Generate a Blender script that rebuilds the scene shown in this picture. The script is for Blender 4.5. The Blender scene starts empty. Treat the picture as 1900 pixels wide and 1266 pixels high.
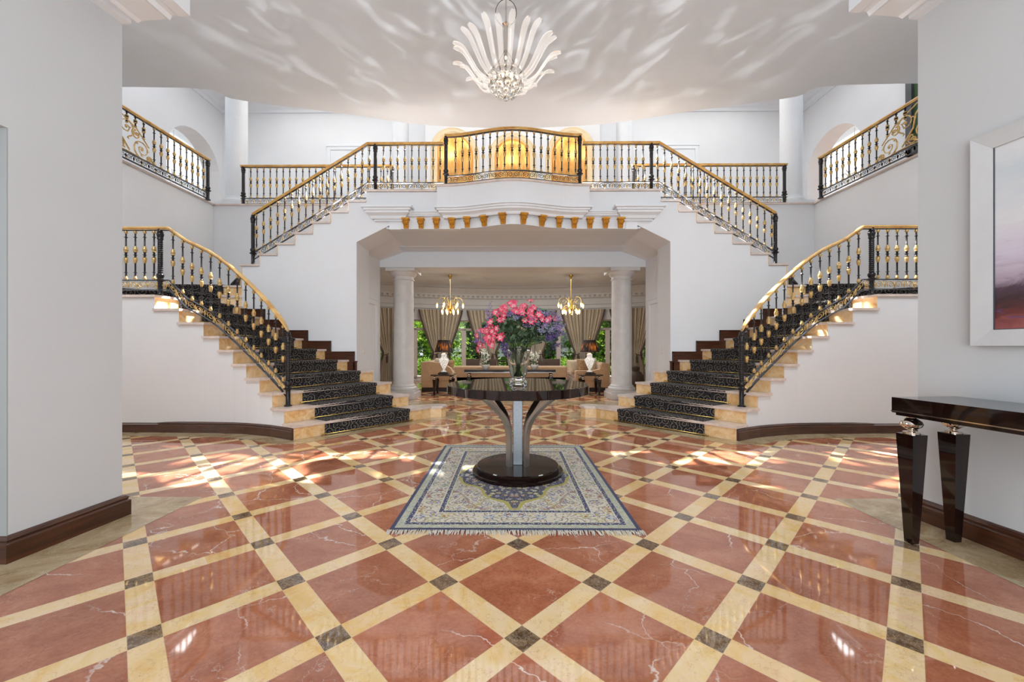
import bpy, bmesh, math, random
from mathutils import Vector, Matrix
PI = math.pi
sin, cos = math.sin, math.cos
SC = bpy.context.scene
COL = SC.collection
R = .1926          # stair riser
ZU = 21 * R        # bridge floor
ZG = 22 * R        # gallery floor

# ------------------------------------------------------------------ node helpers
class V:
    """a socket or constant with arithmetic"""
    def __init__(s, g, x): s.g = g; s.x = x
    def _b(s, op, o, rev=False, c=None):
        a, b = (o, s) if rev else (s, o)
        return s.g.math(op, a, b, c)
    def __add__(s, o): return s._b('ADD', o)
    def __radd__(s, o): return s._b('ADD', o, True)
    def __sub__(s, o): return s._b('SUBTRACT', o)
    def __rsub__(s, o): return s._b('SUBTRACT', o, True)
    def __mul__(s, o): return s._b('MULTIPLY', o)
    def __rmul__(s, o): return s._b('MULTIPLY', o, True)
    def __truediv__(s, o): return s._b('DIVIDE', o)
    def __lt__(s, o): return s._b('LESS_THAN', o)
    def __gt__(s, o): return s._b('GREATER_THAN', o)
    def abs(s): return s.g.math('ABSOLUTE', s)
    def fract(s): return s.g.math('FRACT', s)
    def floor(s): return s.g.math('FLOOR', s)
    def sin(s): return s.g.math('SINE', s)
    def max(s, o): return s._b('MAXIMUM', o)
    def min(s, o): return s._b('MINIMUM', o)
    def pow(s, o): return s._b('POWER', o)
    def sqrt(s): return s.g.math('SQRT', s)
    def clamp(s): return s.g.math('ADD', s, 0, clamp=True)

class G:
    def __init__(s, name, blend=None):
        s.m = bpy.data.materials.new(name); s.m.use_nodes = True
        s.t = s.m.node_tree; s.n = s.t.nodes; s.n.clear()
        s.out = s.n.new('ShaderNodeOutputMaterial')
        s.p = s.n.new('ShaderNodeBsdfPrincipled')
        s.t.links.new(s.p.outputs[0], s.out.inputs[0])
    def link(s, a, sock):
        if isinstance(a, V): a = a.x
        if isinstance(a, bpy.types.NodeSocket): s.t.links.new(a, sock)
        else:
            if hasattr(sock.default_value, '__len__') and not hasattr(a, '__len__'): a = (a, a, a, 1)[:len(sock.default_value)]
            if hasattr(sock.default_value, '__len__') and len(a) < len(sock.default_value): a = tuple(a) + (1,)
            sock.default_value = a
    def math(s, op, a, b=None, c=None, clamp=False):
        n = s.n.new('ShaderNodeMath'); n.operation = op; n.use_clamp = clamp
        s.link(a, n.inputs[0])
        if b is not None: s.link(b, n.inputs[1])
        if c is not None: s.link(c, n.inputs[2])
        return V(s, n.outputs[0])
    def coord(s, kind='Object'):
        n = s.n.new('ShaderNodeTexCoord'); return n.outputs[kind]
    def pos(s):
        n = s.n.new('ShaderNodeNewGeometry'); return n.outputs['Position']
    def xyz(s, vec):
        n = s.n.new('ShaderNodeSeparateXYZ'); s.link(vec, n.inputs[0])
        return [V(s, o) for o in n.outputs]
    def comb(s, x, y, z=0.0):
        n = s.n.new('ShaderNodeCombineXYZ')
        for a, i in zip((x, y, z), n.inputs): s.link(a, i)
        return n.outputs[0]
    def mapping(s, vec, scale=(1, 1, 1), rot=(0, 0, 0), loc=(0, 0, 0)):
        n = s.n.new('ShaderNodeMapping'); s.link(vec, n.inputs[0])
        n.inputs['Scale'].default_value = scale; n.inputs['Rotation'].default_value = rot; n.inputs['Location'].default_value = loc
        return n.outputs[0]
    def noise(s, vec, scale=5, detail=4, rough=.5, dist=0, out='Fac', dims='3D'):
        n = s.n.new('ShaderNodeTexNoise'); n.noise_dimensions = dims; s.link(vec, n.inputs['Vector'])
        s.link(scale, n.inputs['Scale']); s.link(detail, n.inputs['Detail']); s.link(rough, n.inputs['Roughness']); s.link(dist, n.inputs['Distortion'])
        return V(s, n.outputs[out]) if out == 'Fac' else n.outputs[out]
    def voro(s, vec, scale=5, feature='F1', out='Distance', dims='3D', rnd=1.0):
        n = s.n.new('ShaderNodeTexVoronoi'); n.feature = feature; n.voronoi_dimensions = dims
        s.link(vec, n.inputs['Vector']); s.link(scale, n.inputs['Scale']); s.link(rnd, n.inputs['Randomness'])
        return V(s, n.outputs[out]) if out == 'Distance' else n.outputs[out]
    def white(s, vec, out='Value'):
        n = s.n.new('ShaderNodeTexWhiteNoise'); n.noise_dimensions = '3D'; s.link(vec, n.inputs['Vector'])
        return V(s, n.outputs[out]) if out == 'Value' else n.outputs[out]
    def vadd(s, a, b, op='ADD', scale=None):
        n = s.n.new('ShaderNodeVectorMath'); n.operation = op; s.link(a, n.inputs[0])
        if b is not None: s.link(b, n.inputs[1])
        if scale is not None: s.link(scale, n.inputs['Scale'])
        return n.outputs[0]
    def mix(s, f, a, b, mode='MIX'):
        n = s.n.new('ShaderNodeMix'); n.data_type = 'RGBA'; n.blend_type = mode
        s.link(f, n.inputs[0]); s.link(a, n.inputs[6]); s.link(b, n.inputs[7]); return n.outputs[2]
    def ramp(s, f, stops, interp='LINEAR'):
        n = s.n.new('ShaderNodeValToRGB'); n.color_ramp.interpolation = interp; s.link(f, n.inputs[0])
        el = n.color_ramp.elements
        while len(el) < len(stops): el.new(.5)
        for e, (p, c) in zip(el, stops): e.position = p; e.color = tuple(c) + (1,) if len(c) == 3 else c
        return n.outputs[0]
    def step(s, f, lo, hi):
        n = s.n.new('ShaderNodeMapRange'); n.interpolation_type = 'SMOOTHSTEP'; s.link(f, n.inputs[0])
        n.inputs[1].default_value = lo; n.inputs[2].default_value = hi; return V(s, n.outputs[0])
    def bump(s, h, strength=.2, dist=.01):
        n = s.n.new('ShaderNodeBump'); s.link(h, n.inputs['Height']); n.inputs['Strength'].default_value = strength; n.inputs['Distance'].default_value = dist
        s.t.links.new(n.outputs[0], s.p.inputs['Normal'])
    def set(s, **k):
        for a, v in k.items():
            nm = {'color': 'Base Color', 'rough': 'Roughness', 'metal': 'Metallic', 'trans': 'Transmission Weight', 'ior': 'IOR',
                  'emit': 'Emission Color', 'estr': 'Emission Strength', 'coat': 'Coat Weight', 'crough': 'Coat Roughness', 'sheen': 'Sheen Weight',
                  'spec': 'Specular IOR Level', 'alpha': 'Alpha', 'sss': 'Subsurface Weight'}[a]
            s.link(v, s.p.inputs[nm])
        return s

def srgb(r, g, b):
    f = lambda c: (c / 255) / 12.92 if c / 255 <= .04045 else ((c / 255 + .055) / 1.055) ** 2.4
    return (f(r), f(g), f(b))

def plain(name, c, rough=.5, metal=0, var=.06, vscale=6, **k):
    g = G(name); p = g.coord('Object'); n = g.noise(p, vscale, 4, .6)
    c2 = tuple(x * (1 - var * 2) for x in c); c3 = tuple(min(1, x * (1 + var)) for x in c)
    g.set(color=g.ramp(n, [(.3, c2), (.7, c3)]), rough=rough, metal=metal, **k)
    return g.m

def veins(g, vec, scale, width, dist=.6):
    """thin crack-like marble veins, 1 on the vein"""
    off = g.vadd(g.noise(vec, scale * 1.5, 5, .6, out='Color'), None, 'SCALE', dist)
    p = g.vadd(vec, off)
    d = g.voro(p, scale, 'DISTANCE_TO_EDGE')
    return 1 - g.step(d, 0, width)

def marble_stone(g, vec, kind):
    if kind == 'red':
        n = g.noise(vec, 3.5, 8, .65, .6)
        c = g.ramp(n, [(.25, srgb(142, 80, 56)), (.42, srgb(170, 102, 75)), (.58, srgb(190, 124, 95)), (.78, srgb(212, 154, 126))])
        cl = g.noise(vec, 1.6, 3, .6, .5); c = g.mix(1.0, c, g.ramp(cl, [(.3, (.84, .82, .80)), (.7, (1.06, 1.06, 1.06))]), 'MULTIPLY')
        f = g.noise(vec, 60, 3, .7)
        c = g.mix(.25, c, g.ramp(f, [(.3, srgb(146, 78, 48)), (.7, srgb(220, 154, 116))]))
        big = g.step(g.noise(vec, 1.3, 2, .5), .47, .58)
        v = veins(g, vec, 1.5, .0075, .35) * big
        v2 = veins(g, g.mapping(vec, loc=(3, 5, 1)), 4.5, .010, .3) * g.step(g.noise(vec, 2.1, 2, .5), .52, .66) * .55
        dk = veins(g, g.mapping(vec, loc=(7, 1, 4)), 2.6, .012, .4)
        c = g.mix(dk * .3, c, srgb(110, 50, 30))
        return g.mix(v.max(v2) * .9, c, srgb(240, 226, 214))
    if kind == 'cream':
        n = g.noise(vec, 3.2, 9, .72, 1.2)
        c = g.ramp(n, [(.25, srgb(226, 170, 92)), (.42, srgb(236, 206, 146)), (.56, srgb(240, 216, 176)), (.75, srgb(236, 196, 166))])
        v = veins(g, vec, 7, .022, .4)
        return g.mix(v * .5, c, srgb(186, 132, 92))
    if kind == 'dark':
        n = g.noise(vec, 12, 8, .7, .8)
        c = g.ramp(n, [(.3, srgb(72, 50, 34)), (.5, srgb(112, 86, 62)), (.7, srgb(164, 136, 106))])
        v = veins(g, vec, 16, .05, .3)
        return g.mix(v * .6, c, srgb(205, 195, 175))
    if kind == 'border':
        n = g.noise(vec, 3, 9, .68, 1.2)
        c = g.ramp(n, [(.28, srgb(132, 106, 70)), (.44, srgb(170, 146, 110)), (.56, srgb(192, 172, 138)), (.75, srgb(210, 192, 162))])
        v = veins(g, vec, 5, .02, .6)
        return g.mix(v * .5, c, srgb(225, 214, 190))
    if kind == 'gold':
        n = g.noise(vec, 5, 9, .7, 1.5)
        c = g.ramp(n, [(.28, srgb(208, 148, 88)), (.42, srgb(232, 188, 128)), (.56, srgb(242, 210, 162)), (.75, srgb(246, 226, 194))])
        v = veins(g, vec, 7, .025, .7)
        return g.mix(v * .45, c, srgb(190, 112, 60))

S = .781; Y0 = 1.636
def mat_floor():
    g = G('floor_marble_lattice'); P = g.pos(); x, y, z = g.xyz(P)
    a = (x + y - Y0) / S; b = (x - y + Y0) / S
    fa = ((a + .5).fract() - .5).abs(); fb = ((b + .5).fract() - .5).abs()
    H = .098
    ia = fa < H; ib = fb < H
    cell = g.comb((a + .5).floor(), (b + .5).floor(), 0.0)
    tile = g.comb(a.floor(), b.floor(), 3.0)
    rnd = g.white(cell, 'Color'); rt = g.white(tile, 'Color')
    pr = g.vadd(P, g.vadd(rt, None, 'SCALE', 20.0)); pc = g.vadd(P, g.vadd(rnd, None, 'SCALE', 9.0))
    # stretch the veining
    red = marble_stone(g, g.mapping(pr, (1, 1.25, 1)), 'red')
    vr = g.white(tile)
    red = g.mix(1.0, red, g.ramp(vr, [(0, (.88, .86, .86)), (1, (1.08, 1.06, 1.04))]), 'MULTIPLY')
    cream = marble_stone(g, pc, 'cream')
    cream = g.mix(1.0, cream, g.ramp(g.white(g.comb((a * .999 + .5).floor(), (b + .5).floor(), ia)), [(0, (1.0, .90, .76)), (.5, (1.0, .98, .94)), (1, (1.04, 1.01, 1.02))]), 'MULTIPLY')
    dark = marble_stone(g, pc, 'dark')
    c = g.mix(ia.max(ib), red, cream); c = g.mix(ia * ib, c, dark)
    j = ((fa - H).abs() < .0022).max((fb - H).abs() < .0022)
    c = g.mix(j * .55, c, srgb(225, 200, 160))
    g.set(color=c, rough=g.noise(P, 3, 2) * .04 + .02, spec=.5)
    g.p.inputs['IOR'].default_value = 1.75
    return g.m

def mat_stone(name, kind, rough=.12):
    g = G(name); P = g.pos(); g.set(color=marble_stone(g, P, kind), rough=rough); return g.m

def spiral_pattern(g, vec, scale, arms_w=.16, dims='2D'):
    """scrolling vine curls: one spiral per voronoi cell; returns 1 on the line"""
    n = g.n.new('ShaderNodeTexVoronoi'); n.feature = 'F1'; n.voronoi_dimensions = '2D'
    g.link(vec, n.inputs['Vector']); n.inputs['Scale'].default_value = scale; n.inputs['Randomness'].default_value = .55
    d = g.vadd(g.vadd(vec, None, 'SCALE', float(scale)), g.vadd(n.outputs['Position'], None, 'SCALE', float(scale)), 'SUBTRACT')
    x, y, z = g.xyz(d)
    ang = g.math('ARCTAN2', y, x) * (1 / (2 * PI))
    r = (x * x + y * y).sqrt()
    hand = (g.white(n.outputs['Position']) > .5) * 2 - 1
    t = (ang * hand + r * 3.0).fract()
    line = ((t - .5).abs() < arms_w)
    return line * (r < .62) * (r > .05)

def mat_carpet():
    g = G('navy_scroll_carpet'); uv = g.coord('UV')
    uv = g.vadd(uv, g.vadd(g.noise(uv, 9, 2, out='Color'), None, 'SCALE', .02))
    l = spiral_pattern(g, uv, 8.0, .075)
    l2 = spiral_pattern(g, g.mapping(uv, loc=(3.3, 7.7, 0)), 14.0, .05) * .6
    f = l.max(l2)
    n = g.noise(g.coord('UV'), 400, 2)
    c = g.mix(f, srgb(13, 15, 28), srgb(150, 138, 120))
    g.set(color=c, rough=.95); g.bump(n, .4, .004); return g.m

def mat_rug():
    g = G('persian_rug_wool'); uv = g.coord('UV')     # uv in metres, centred
    x, y, z = g.xyz(uv)
    ax = x.abs(); ay = y.abs()
    q = g.comb(ax, ay, 0.0)
    dx = .82 - ax; dy = 1.105 - ay; d = dx.min(dy)
    ivory = srgb(208, 200, 182); navy = srgb(22, 28, 78); blue = srgb(78, 110, 160); olive = srgb(172, 160, 62); rust = srgb(150, 82, 62); purple = srgb(104, 88, 128); teal = srgb(70, 120, 130)
    # floral layer: voronoi flowers with petals + vines
    def flowers(base, scale, r, cols, seed):
        qq = g.mapping(q, loc=(seed, seed * 1.7, 0))
        qq = g.vadd(qq, g.vadd(g.noise(qq, 14, 2, out='Color'), None, 'SCALE', .03))
        n = g.n.new('ShaderNodeTexVoronoi'); n.voronoi_dimensions = '2D'; g.link(qq, n.inputs['Vector']); n.inputs['Scale'].default_value = scale
        v = g.vadd(g.vadd(qq, None, 'SCALE', float(scale)), g.vadd(n.outputs['Position'], None, 'SCALE', float(scale)), 'SUBTRACT')
        vx, vy, vz = g.xyz(v); ang = g.math('ARCTAN2', vy, vx); rr = (vx * vx + vy * vy).sqrt()
        pet = rr < ((ang * 6).sin() * .09 + r)
        core = rr < r * .4; ring = (rr - r * .62).abs() < r * .1
        w = g.white(n.outputs['Position'])
        st = [(i / len(cols), c) for i, c in enumerate(cols)]
        fc = g.ramp(w, st, 'CONSTANT')
        c = g.mix(pet, base, fc); c = g.mix(ring * pet, c, ivory); c = g.mix(core, c, g.ramp((w * 7).fract(), [(0, rust), (.4, ivory), (.7, olive)], 'CONSTANT'))
        return c
    vine = spiral_pattern(g, q, 11.0, .13)
    fieldI = g.mix(vine * .85, ivory, srgb(120, 118, 80))
    fieldI = flowers(fieldI, 14.0, .34, [blue, olive, rust, purple, ivory, blue, olive, navy], 1.3)
    fieldI = flowers(fieldI, 34.0, .22, [olive, navy, rust, ivory, blue, purple], 4.1)
    fieldI = flowers(fieldI, 21.0, .20, [navy, rust, olive, teal, ivory], 11.3)
    fieldN = g.mix(spiral_pattern(g, g.mapping(q, loc=(5, 2, 0)), 13.0, .11) * .8, navy, srgb(150, 140, 80))
    fieldN = flowers(fieldN, 17.0, .30, [olive, rust, ivory, blue, navy, navy, purple], 7.7)
    # medallion: pointed lozenge with wavy edge
    lob = (ax * 26).sin() * .035 + (ay * 22).sin() * .035
    med = (ax / .56 + ay / .80 + lob) < 1.0
    medl = ((ax / .56 + ay / .80 + lob) - 1.0).abs() < .035
    corner = ((ax * -1 + .52) / .30 + (ay * -1 + .82) / .45 + lob) < 1.0
    c = g.mix(med, fieldI, fieldN); c = g.mix(medl, c, olive)
    cl = (((ax * -1 + .52) / .30 + (ay * -1 + .82) / .45 + lob) - 1.0).abs() < .04
    c = g.mix(cl * .5, c, srgb(150, 96, 66))
    # borders by distance from the edge
    bordI = g.mix(spiral_pattern(g, g.mapping(q, loc=(1.5, 8, 0)), 8.5, .12) * .9, ivory, srgb(128, 120, 96))
    bordI = flowers(bordI, 11.0, .36, [blue, olive, purple, rust, ivory, teal, navy], 2.2)
    bordI = flowers(bordI, 30.0, .22, [rust, navy, olive, ivory, blue, purple, ivory], 3.9)
    chain = flowers(srgb(28, 38, 86), 46.0, .24, [ivory, blue, ivory, olive], 9.1)
    pale = flowers(srgb(172, 178, 156), 46.0, .3, [olive, rust, blue, ivory], 6.6)
    def band(c, a, b, col): return g.mix((d > a) * (d < b), c, col)
    c = band(c, -1, .30, bordI)
    c = band(c, .262, .272, ivory); c = band(c, .272, .305, chain); c = band(c, .305, .312, srgb(206, 206, 178))
    c = band(c, .075, .108, chain); c = band(c, .026, .075, pale); c = band(c, -1, .026, navy); c = band(c, .108, .114, ivory)
    g.set(color=c, rough=.95, sheen=.2); g.bump(g.noise(uv, 500, 2), .35, .003)
    return g.m

def mat_wood(name, c1, c2, rough=.2, vec_scale=(2, 2, 40), coat=0):
    g = G(name); p = g.coord('Object'); n = g.noise(g.mapping(p, vec_scale), 2.0, 6, .6, .4)
    g.set(color=g.ramp(n, [(.3, c1), (.7, c2)]), rough=rough, coat=coat, crough=.03); return g.m

M = {}
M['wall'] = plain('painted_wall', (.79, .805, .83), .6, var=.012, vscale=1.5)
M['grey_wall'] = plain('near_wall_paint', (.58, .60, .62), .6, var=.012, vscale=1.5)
M['recess'] = plain('reveal_shade_tone', (.36, .39, .40), .6, var=.012)  # darker tone imitates the shade inside the doorway reveal
M['soffit'] = plain('soffit_paint', (.72, .765, .82), .6, var=.012, vscale=1.2)
M['ceil'] = plain('ceiling_paint', (.74, .79, .84), .6, var=.012, vscale=1.2)
M['trim'] = plain('white_trim', (.80, .825, .86), .45, var=.01)
M['beige_trim'] = plain('living_room_cornice', (.58, .575, .56), .5, var=.02)
M['living'] = plain('living_room_wall', (.62, .61, .60), .6, var=.02)
M['floor'] = mat_floor()
M['border'] = mat_stone('border_marble', 'border', .1)
M['step'] = mat_stone('golden_stair_marble', 'gold', .16)
M['nosing'] = plain('pale_marble_nosing', srgb(222, 206, 196), .25, var=.08, vscale=9)
M['mahog'] = mat_wood('mahogany', srgb(46, 24, 14), srgb(88, 48, 28), .28, (1.5, 1.5, 18), .3)
M['carpet'] = mat_carpet()
M['rug'] = mat_rug()
M['fringe'] = plain('rug_fringe', srgb(214, 208, 196), .9, var=.1, vscale=40)
M['iron'] = plain('black_wrought_iron', srgb(52, 50, 52), .28, .6, var=.2, vscale=30)
M['bar'] = plain('polished_iron_bar', srgb(84, 86, 92), .14, .85, var=.1, vscale=20)
M['gilt'] = plain('antique_gilding', srgb(222, 178, 104), .38, .7, var=.25, vscale=40)
M['gilt2'] = plain('aged_gilding', srgb(214, 180, 118), .42, .55, var=.25, vscale=40)
M['rail'] = mat_wood('gilded_handrail', srgb(196, 142, 70), srgb(236, 196, 120), .25, (3, 3, 3), .4)
M['brass'] = plain('polished_brass', srgb(224, 190, 110), .18, 1, var=.08)
M['corbel'] = plain('gold_corbel', srgb(214, 150, 50), .45, .45, var=.25, vscale=60)
M['stone_col'] = plain('column_stone', (.68, .665, .65), .4, var=.05, vscale=5)
M['lacquer'] = mat_wood('ebony_lacquer', srgb(10, 6, 5), srgb(38, 20, 15), .035, (14, 14, 1.2), 0)
M['black'] = plain('black_gloss', srgb(14, 12, 12), .06, var=.2, coat=1)
M['steel'] = plain('brushed_steel', srgb(160, 157, 154), .32, 1, var=.05, vscale=50)
M['post_steel'] = plain('dark_brushed_steel', srgb(112, 116, 120), .42, 1, var=.06, vscale=50)
M['chrome'] = plain('chrome', srgb(214, 206, 196), .07, 1, var=.02)
M['silver_frame'] = plain('silver_white_frame', srgb(206, 208, 210), .4, .2, var=.02)
M['sofa'] = plain('tan_upholstery', srgb(186, 152, 116), .85, var=.05, vscale=14, sheen=.3)
M['cushion'] = plain('beige_cushion', srgb(204, 182, 150), .8, var=.1, vscale=20, sheen=.3)
M['pattern_cushion'] = plain('patterned_cushion', srgb(176, 138, 96), .8, var=.38, vscale=34, sheen=.3)
M['darkwood'] = plain('dark_wood', srgb(34, 24, 20), .25, var=.2)
M['rattan'] = plain('brown_chair_back', srgb(78, 60, 48), .6, var=.2, vscale=30)
M['ceramic'] = plain('white_ceramic', (.82, .81, .79), .2, var=.02)
M['lawn'] = plain('garden_lawn', srgb(120, 150, 80), .9, var=.3, vscale=3)
M['pave'] = plain('terrace_paving', srgb(205, 200, 190), .8, var=.1, vscale=2)
M['soil'] = plain('soil', srgb(60, 48, 38), .9, var=.2)
M['trunk'] = plain('tree_bark', srgb(70, 58, 48), .9, var=.2, vscale=12)
M['frame_paint'] = plain('window_frame_paint', srgb(196, 180, 172), .4, var=.02)
M['stem'] = plain('green_stem', srgb(118, 150, 70), .5, var=.2)
M['purple'] = plain('lilac_blossom', srgb(158, 134, 184), .7, var=.25, vscale=60)
M['darkpurple'] = plain('violet_blossom', srgb(96, 76, 130), .7, var=.25, vscale=60)
M['greyblue'] = plain('dusty_blue_blossom', srgb(150, 150, 176), .7, var=.25, vscale=60)
M['switch'] = plain('switch_plate', srgb(225, 222, 214), .3, var=.01)
M['dark_frame'] = plain('dark_window_frame', srgb(70, 72, 76), .4, var=.05)

def leafmat(name, c1, c2, rough=.45, trans=.35):
    g = G(name); o = g.n.new('ShaderNodeNewGeometry')
    rnd = V(g, o.outputs['Random Per Island'])
    c = g.ramp(rnd, [(0, c1), (1, c2)])
    g.set(color=c, rough=rough)
    tr = g.n.new('ShaderNodeBsdfTranslucent'); g.link(c, tr.inputs[0])
    mx = g.n.new('ShaderNodeMixShader'); mx.inputs[0].default_value = trans
    g.t.links.new(g.p.outputs[0], mx.inputs[1]); g.t.links.new(tr.outputs[0], mx.inputs[2]); g.t.links.new(mx.outputs[0], g.out.inputs[0])
    return g.m
M['leaf_bright'] = leafmat('lime_green_leaves', srgb(96, 150, 34), srgb(206, 236, 96), .5, .5)  # lime green leaf colour, random per leaf
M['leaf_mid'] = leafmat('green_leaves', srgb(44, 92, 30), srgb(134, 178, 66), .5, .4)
M['leaf_dark'] = leafmat('dark_green_leaves', srgb(24, 50, 28), srgb(76, 112, 60), .5, .3)  # dark green leaf colour, random per leaf
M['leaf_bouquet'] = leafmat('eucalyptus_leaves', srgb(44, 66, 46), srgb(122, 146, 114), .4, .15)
M['white_petal'] = leafmat('white_petals', srgb(225, 222, 205), srgb(250, 248, 238), .5, .2)

def mat_pink():
    g = G('pink_lily_petals'); p = g.coord('Object'); x, y, z = g.xyz(p)
    r = (x * x + y * y).sqrt()
    c = g.ramp(r * 22 + g.noise(p, 60, 2) * .35, [(.08, srgb(150, 140, 70)), (.32, srgb(250, 214, 216)), (.62, srgb(226, 104, 128)), (.9, srgb(204, 44, 82))])
    g.set(color=c, rough=.5, sss=.1); return g.m
M['pink'] = mat_pink()

def mat_glass(name, c=(1, 1, 1), rough=0.0, ior=1.45):
    g = G(name); g.set(color=c, rough=rough, trans=1.0, ior=ior); return g.m
M['glass'] = mat_glass('clear_glass', (.96, .98, .97))
M['water'] = mat_glass('vase_water', (.93, .97, .88), 0, 1.33)
M['crystal'] = mat_glass('crystal', (1, .99, .97), .03, 1.5)

def mat_pane(name, ior):
    g = G(name); t = g.n.new('ShaderNodeBsdfTransparent'); gl = g.n.new('ShaderNodeBsdfGlossy'); gl.inputs['Roughness'].default_value = .02
    fr = g.n.new('ShaderNodeFresnel'); fr.inputs[0].default_value = ior
    mx = g.n.new('ShaderNodeMixShader'); g.t.links.new(fr.outputs[0], mx.inputs[0]); g.t.links.new(t.outputs[0], mx.inputs[1]); g.t.links.new(gl.outputs[0], mx.inputs[2])
    g.t.links.new(mx.outputs[0], g.out.inputs[0]); return g.m
M['pane'] = mat_pane('window_glass', 1.35)
M['thin_glass'] = mat_pane('thin_blown_glass', 1.06)

def mat_cut():
    g = G('cut_glass_painted_glints'); n = g.voro(g.coord('Object'), 60.0); g.set(color=(.95, .95, .93), rough=.1, trans=.6, ior=1.5, emit=(1, .96, .9), estr=g.step(n, .35, .8) * .5); return g.m  # emissive specks imitate glints in the glass
M['cut_glass'] = mat_cut()
def mat_petalglass():
    g = G('frosted_glass_blade_glow'); g.set(color=(.97, .96, .95), rough=.10, trans=.9, ior=1.3, emit=(1, .92, .84), estr=.15); return g.m  # slight self-glow stands in for lamplight caught in the blades
M['blade'] = mat_petalglass()

def emit(name, c, s):
    g = G(name); g.set(color=c, emit=c, estr=s, rough=.5); return g.m
M['bulb'] = emit('lit_bulb', (1, .68, .32), 3.2)
M['bulb_white'] = emit('lit_crystal_lamp', (1, .84, .62), 2.2)
M['bright'] = emit('self_lit_plaster', (.9, .92, .95), .12)  # slight emission stands in for daylight on the corridor walls

def mat_shade():
    g = G('pleated_lamp_shade'); uv = g.coord('UV'); x, y, z = g.xyz(uv)
    st = (x * 44 * 2 * PI).sin() * .5 + .5
    glow = (1 - ((y - .45).abs() * 2.3)).clamp().pow(1.3)
    wide = g.noise(g.comb(x * 14, y * .8, 0.0), 1.6, 2)
    e = glow * (st * .6 + .4) * g.step(wide, .42, .64)
    g.set(color=g.mix(st, srgb(8, 4, 3), srgb(30, 12, 6)), emit=srgb(255, 140, 40), estr=e * .8, rough=.6); return g.m
M['shade'] = mat_shade()

def mat_curtain():
    g = G('striped_silk_curtain'); uv = g.coord('UV'); x, y, z = g.xyz(uv)
    s1 = ((x * 46).sin() > .25); s2 = ((x * 46 + 1.2).sin() > .93)
    c = g.mix(s1, srgb(222, 210, 186), srgb(186, 170, 144)); c = g.mix(s2, c, srgb(126, 104, 82))
    g.set(color=c, rough=.5, sheen=.4)
    tr = g.n.new('ShaderNodeBsdfTranslucent'); g.link(c, tr.inputs[0]); mx = g.n.new('ShaderNodeMixShader'); mx.inputs[0].default_value = .15
    g.t.links.new(g.p.outputs[0], mx.inputs[1]); g.t.links.new(tr.outputs[0], mx.inputs[2]); g.t.links.new(mx.outputs[0], g.out.inputs[0])
    return g.m
M['curtain'] = mat_curtain()
M['curtain_trim'] = plain('dark_curtain_border', srgb(70, 54, 42), .6, var=.15)

def mat_niche():
    g = G('gold_leaf_niche'); p = g.coord('Object'); x, y, z = g.xyz(p)
    n = g.noise(g.mapping(p, (3, 3, 1)), 3, 3)
    g.set(color=g.ramp(n, [(.3, srgb(190, 132, 58)), (.7, srgb(226, 180, 108))]), rough=.4, metal=.3); return g.m
M['niche'] = mat_niche()
M['niche_frame'] = plain('cream_niche_moulding', srgb(232, 212, 172), .4, var=.04)

def mat_painting():
    g = G('abstract_seascape_paint'); uv = g.coord('UV'); x, y, z = g.xyz(uv)
    w = g.noise(g.mapping(uv, (1.6, 3.2, 1)), 2.2, 6, .6, 1.2)
    h = y + (w - .5) * .34
    c = g.ramp(h, [(0, srgb(150, 84, 84)), (.07, srgb(104, 48, 46)), (.15, srgb(62, 40, 46)), (.22, srgb(84, 64, 78)), (.28, srgb(172, 156, 172)), (.42, srgb(206, 198, 214)), (.6, srgb(218, 218, 222)), (.85, srgb(198, 208, 216)), (1, srgb(220, 222, 226))])
    s = g.step(g.noise(g.mapping(uv, (2, 5, 1), loc=(4, 1, 0)), 2.5, 5, .6, .8), .56, .68) * (y < .5)
    c = g.mix(s * .55, c, srgb(96, 74, 130))
    s2 = g.step(g.noise(g.mapping(uv, (2, 4, 1), loc=(9, 3, 0)), 3, 5, .6, .5), .55, .7) * (y > .55)
    c = g.mix(s2 * .4, c, srgb(214, 214, 216))
    g.set(color=c, rough=.5); g.bump(g.noise(g.mapping(uv, (3, 20, 1)), 20, 4), .2, .003); return g.m
M['painting'] = mat_painting()

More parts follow.
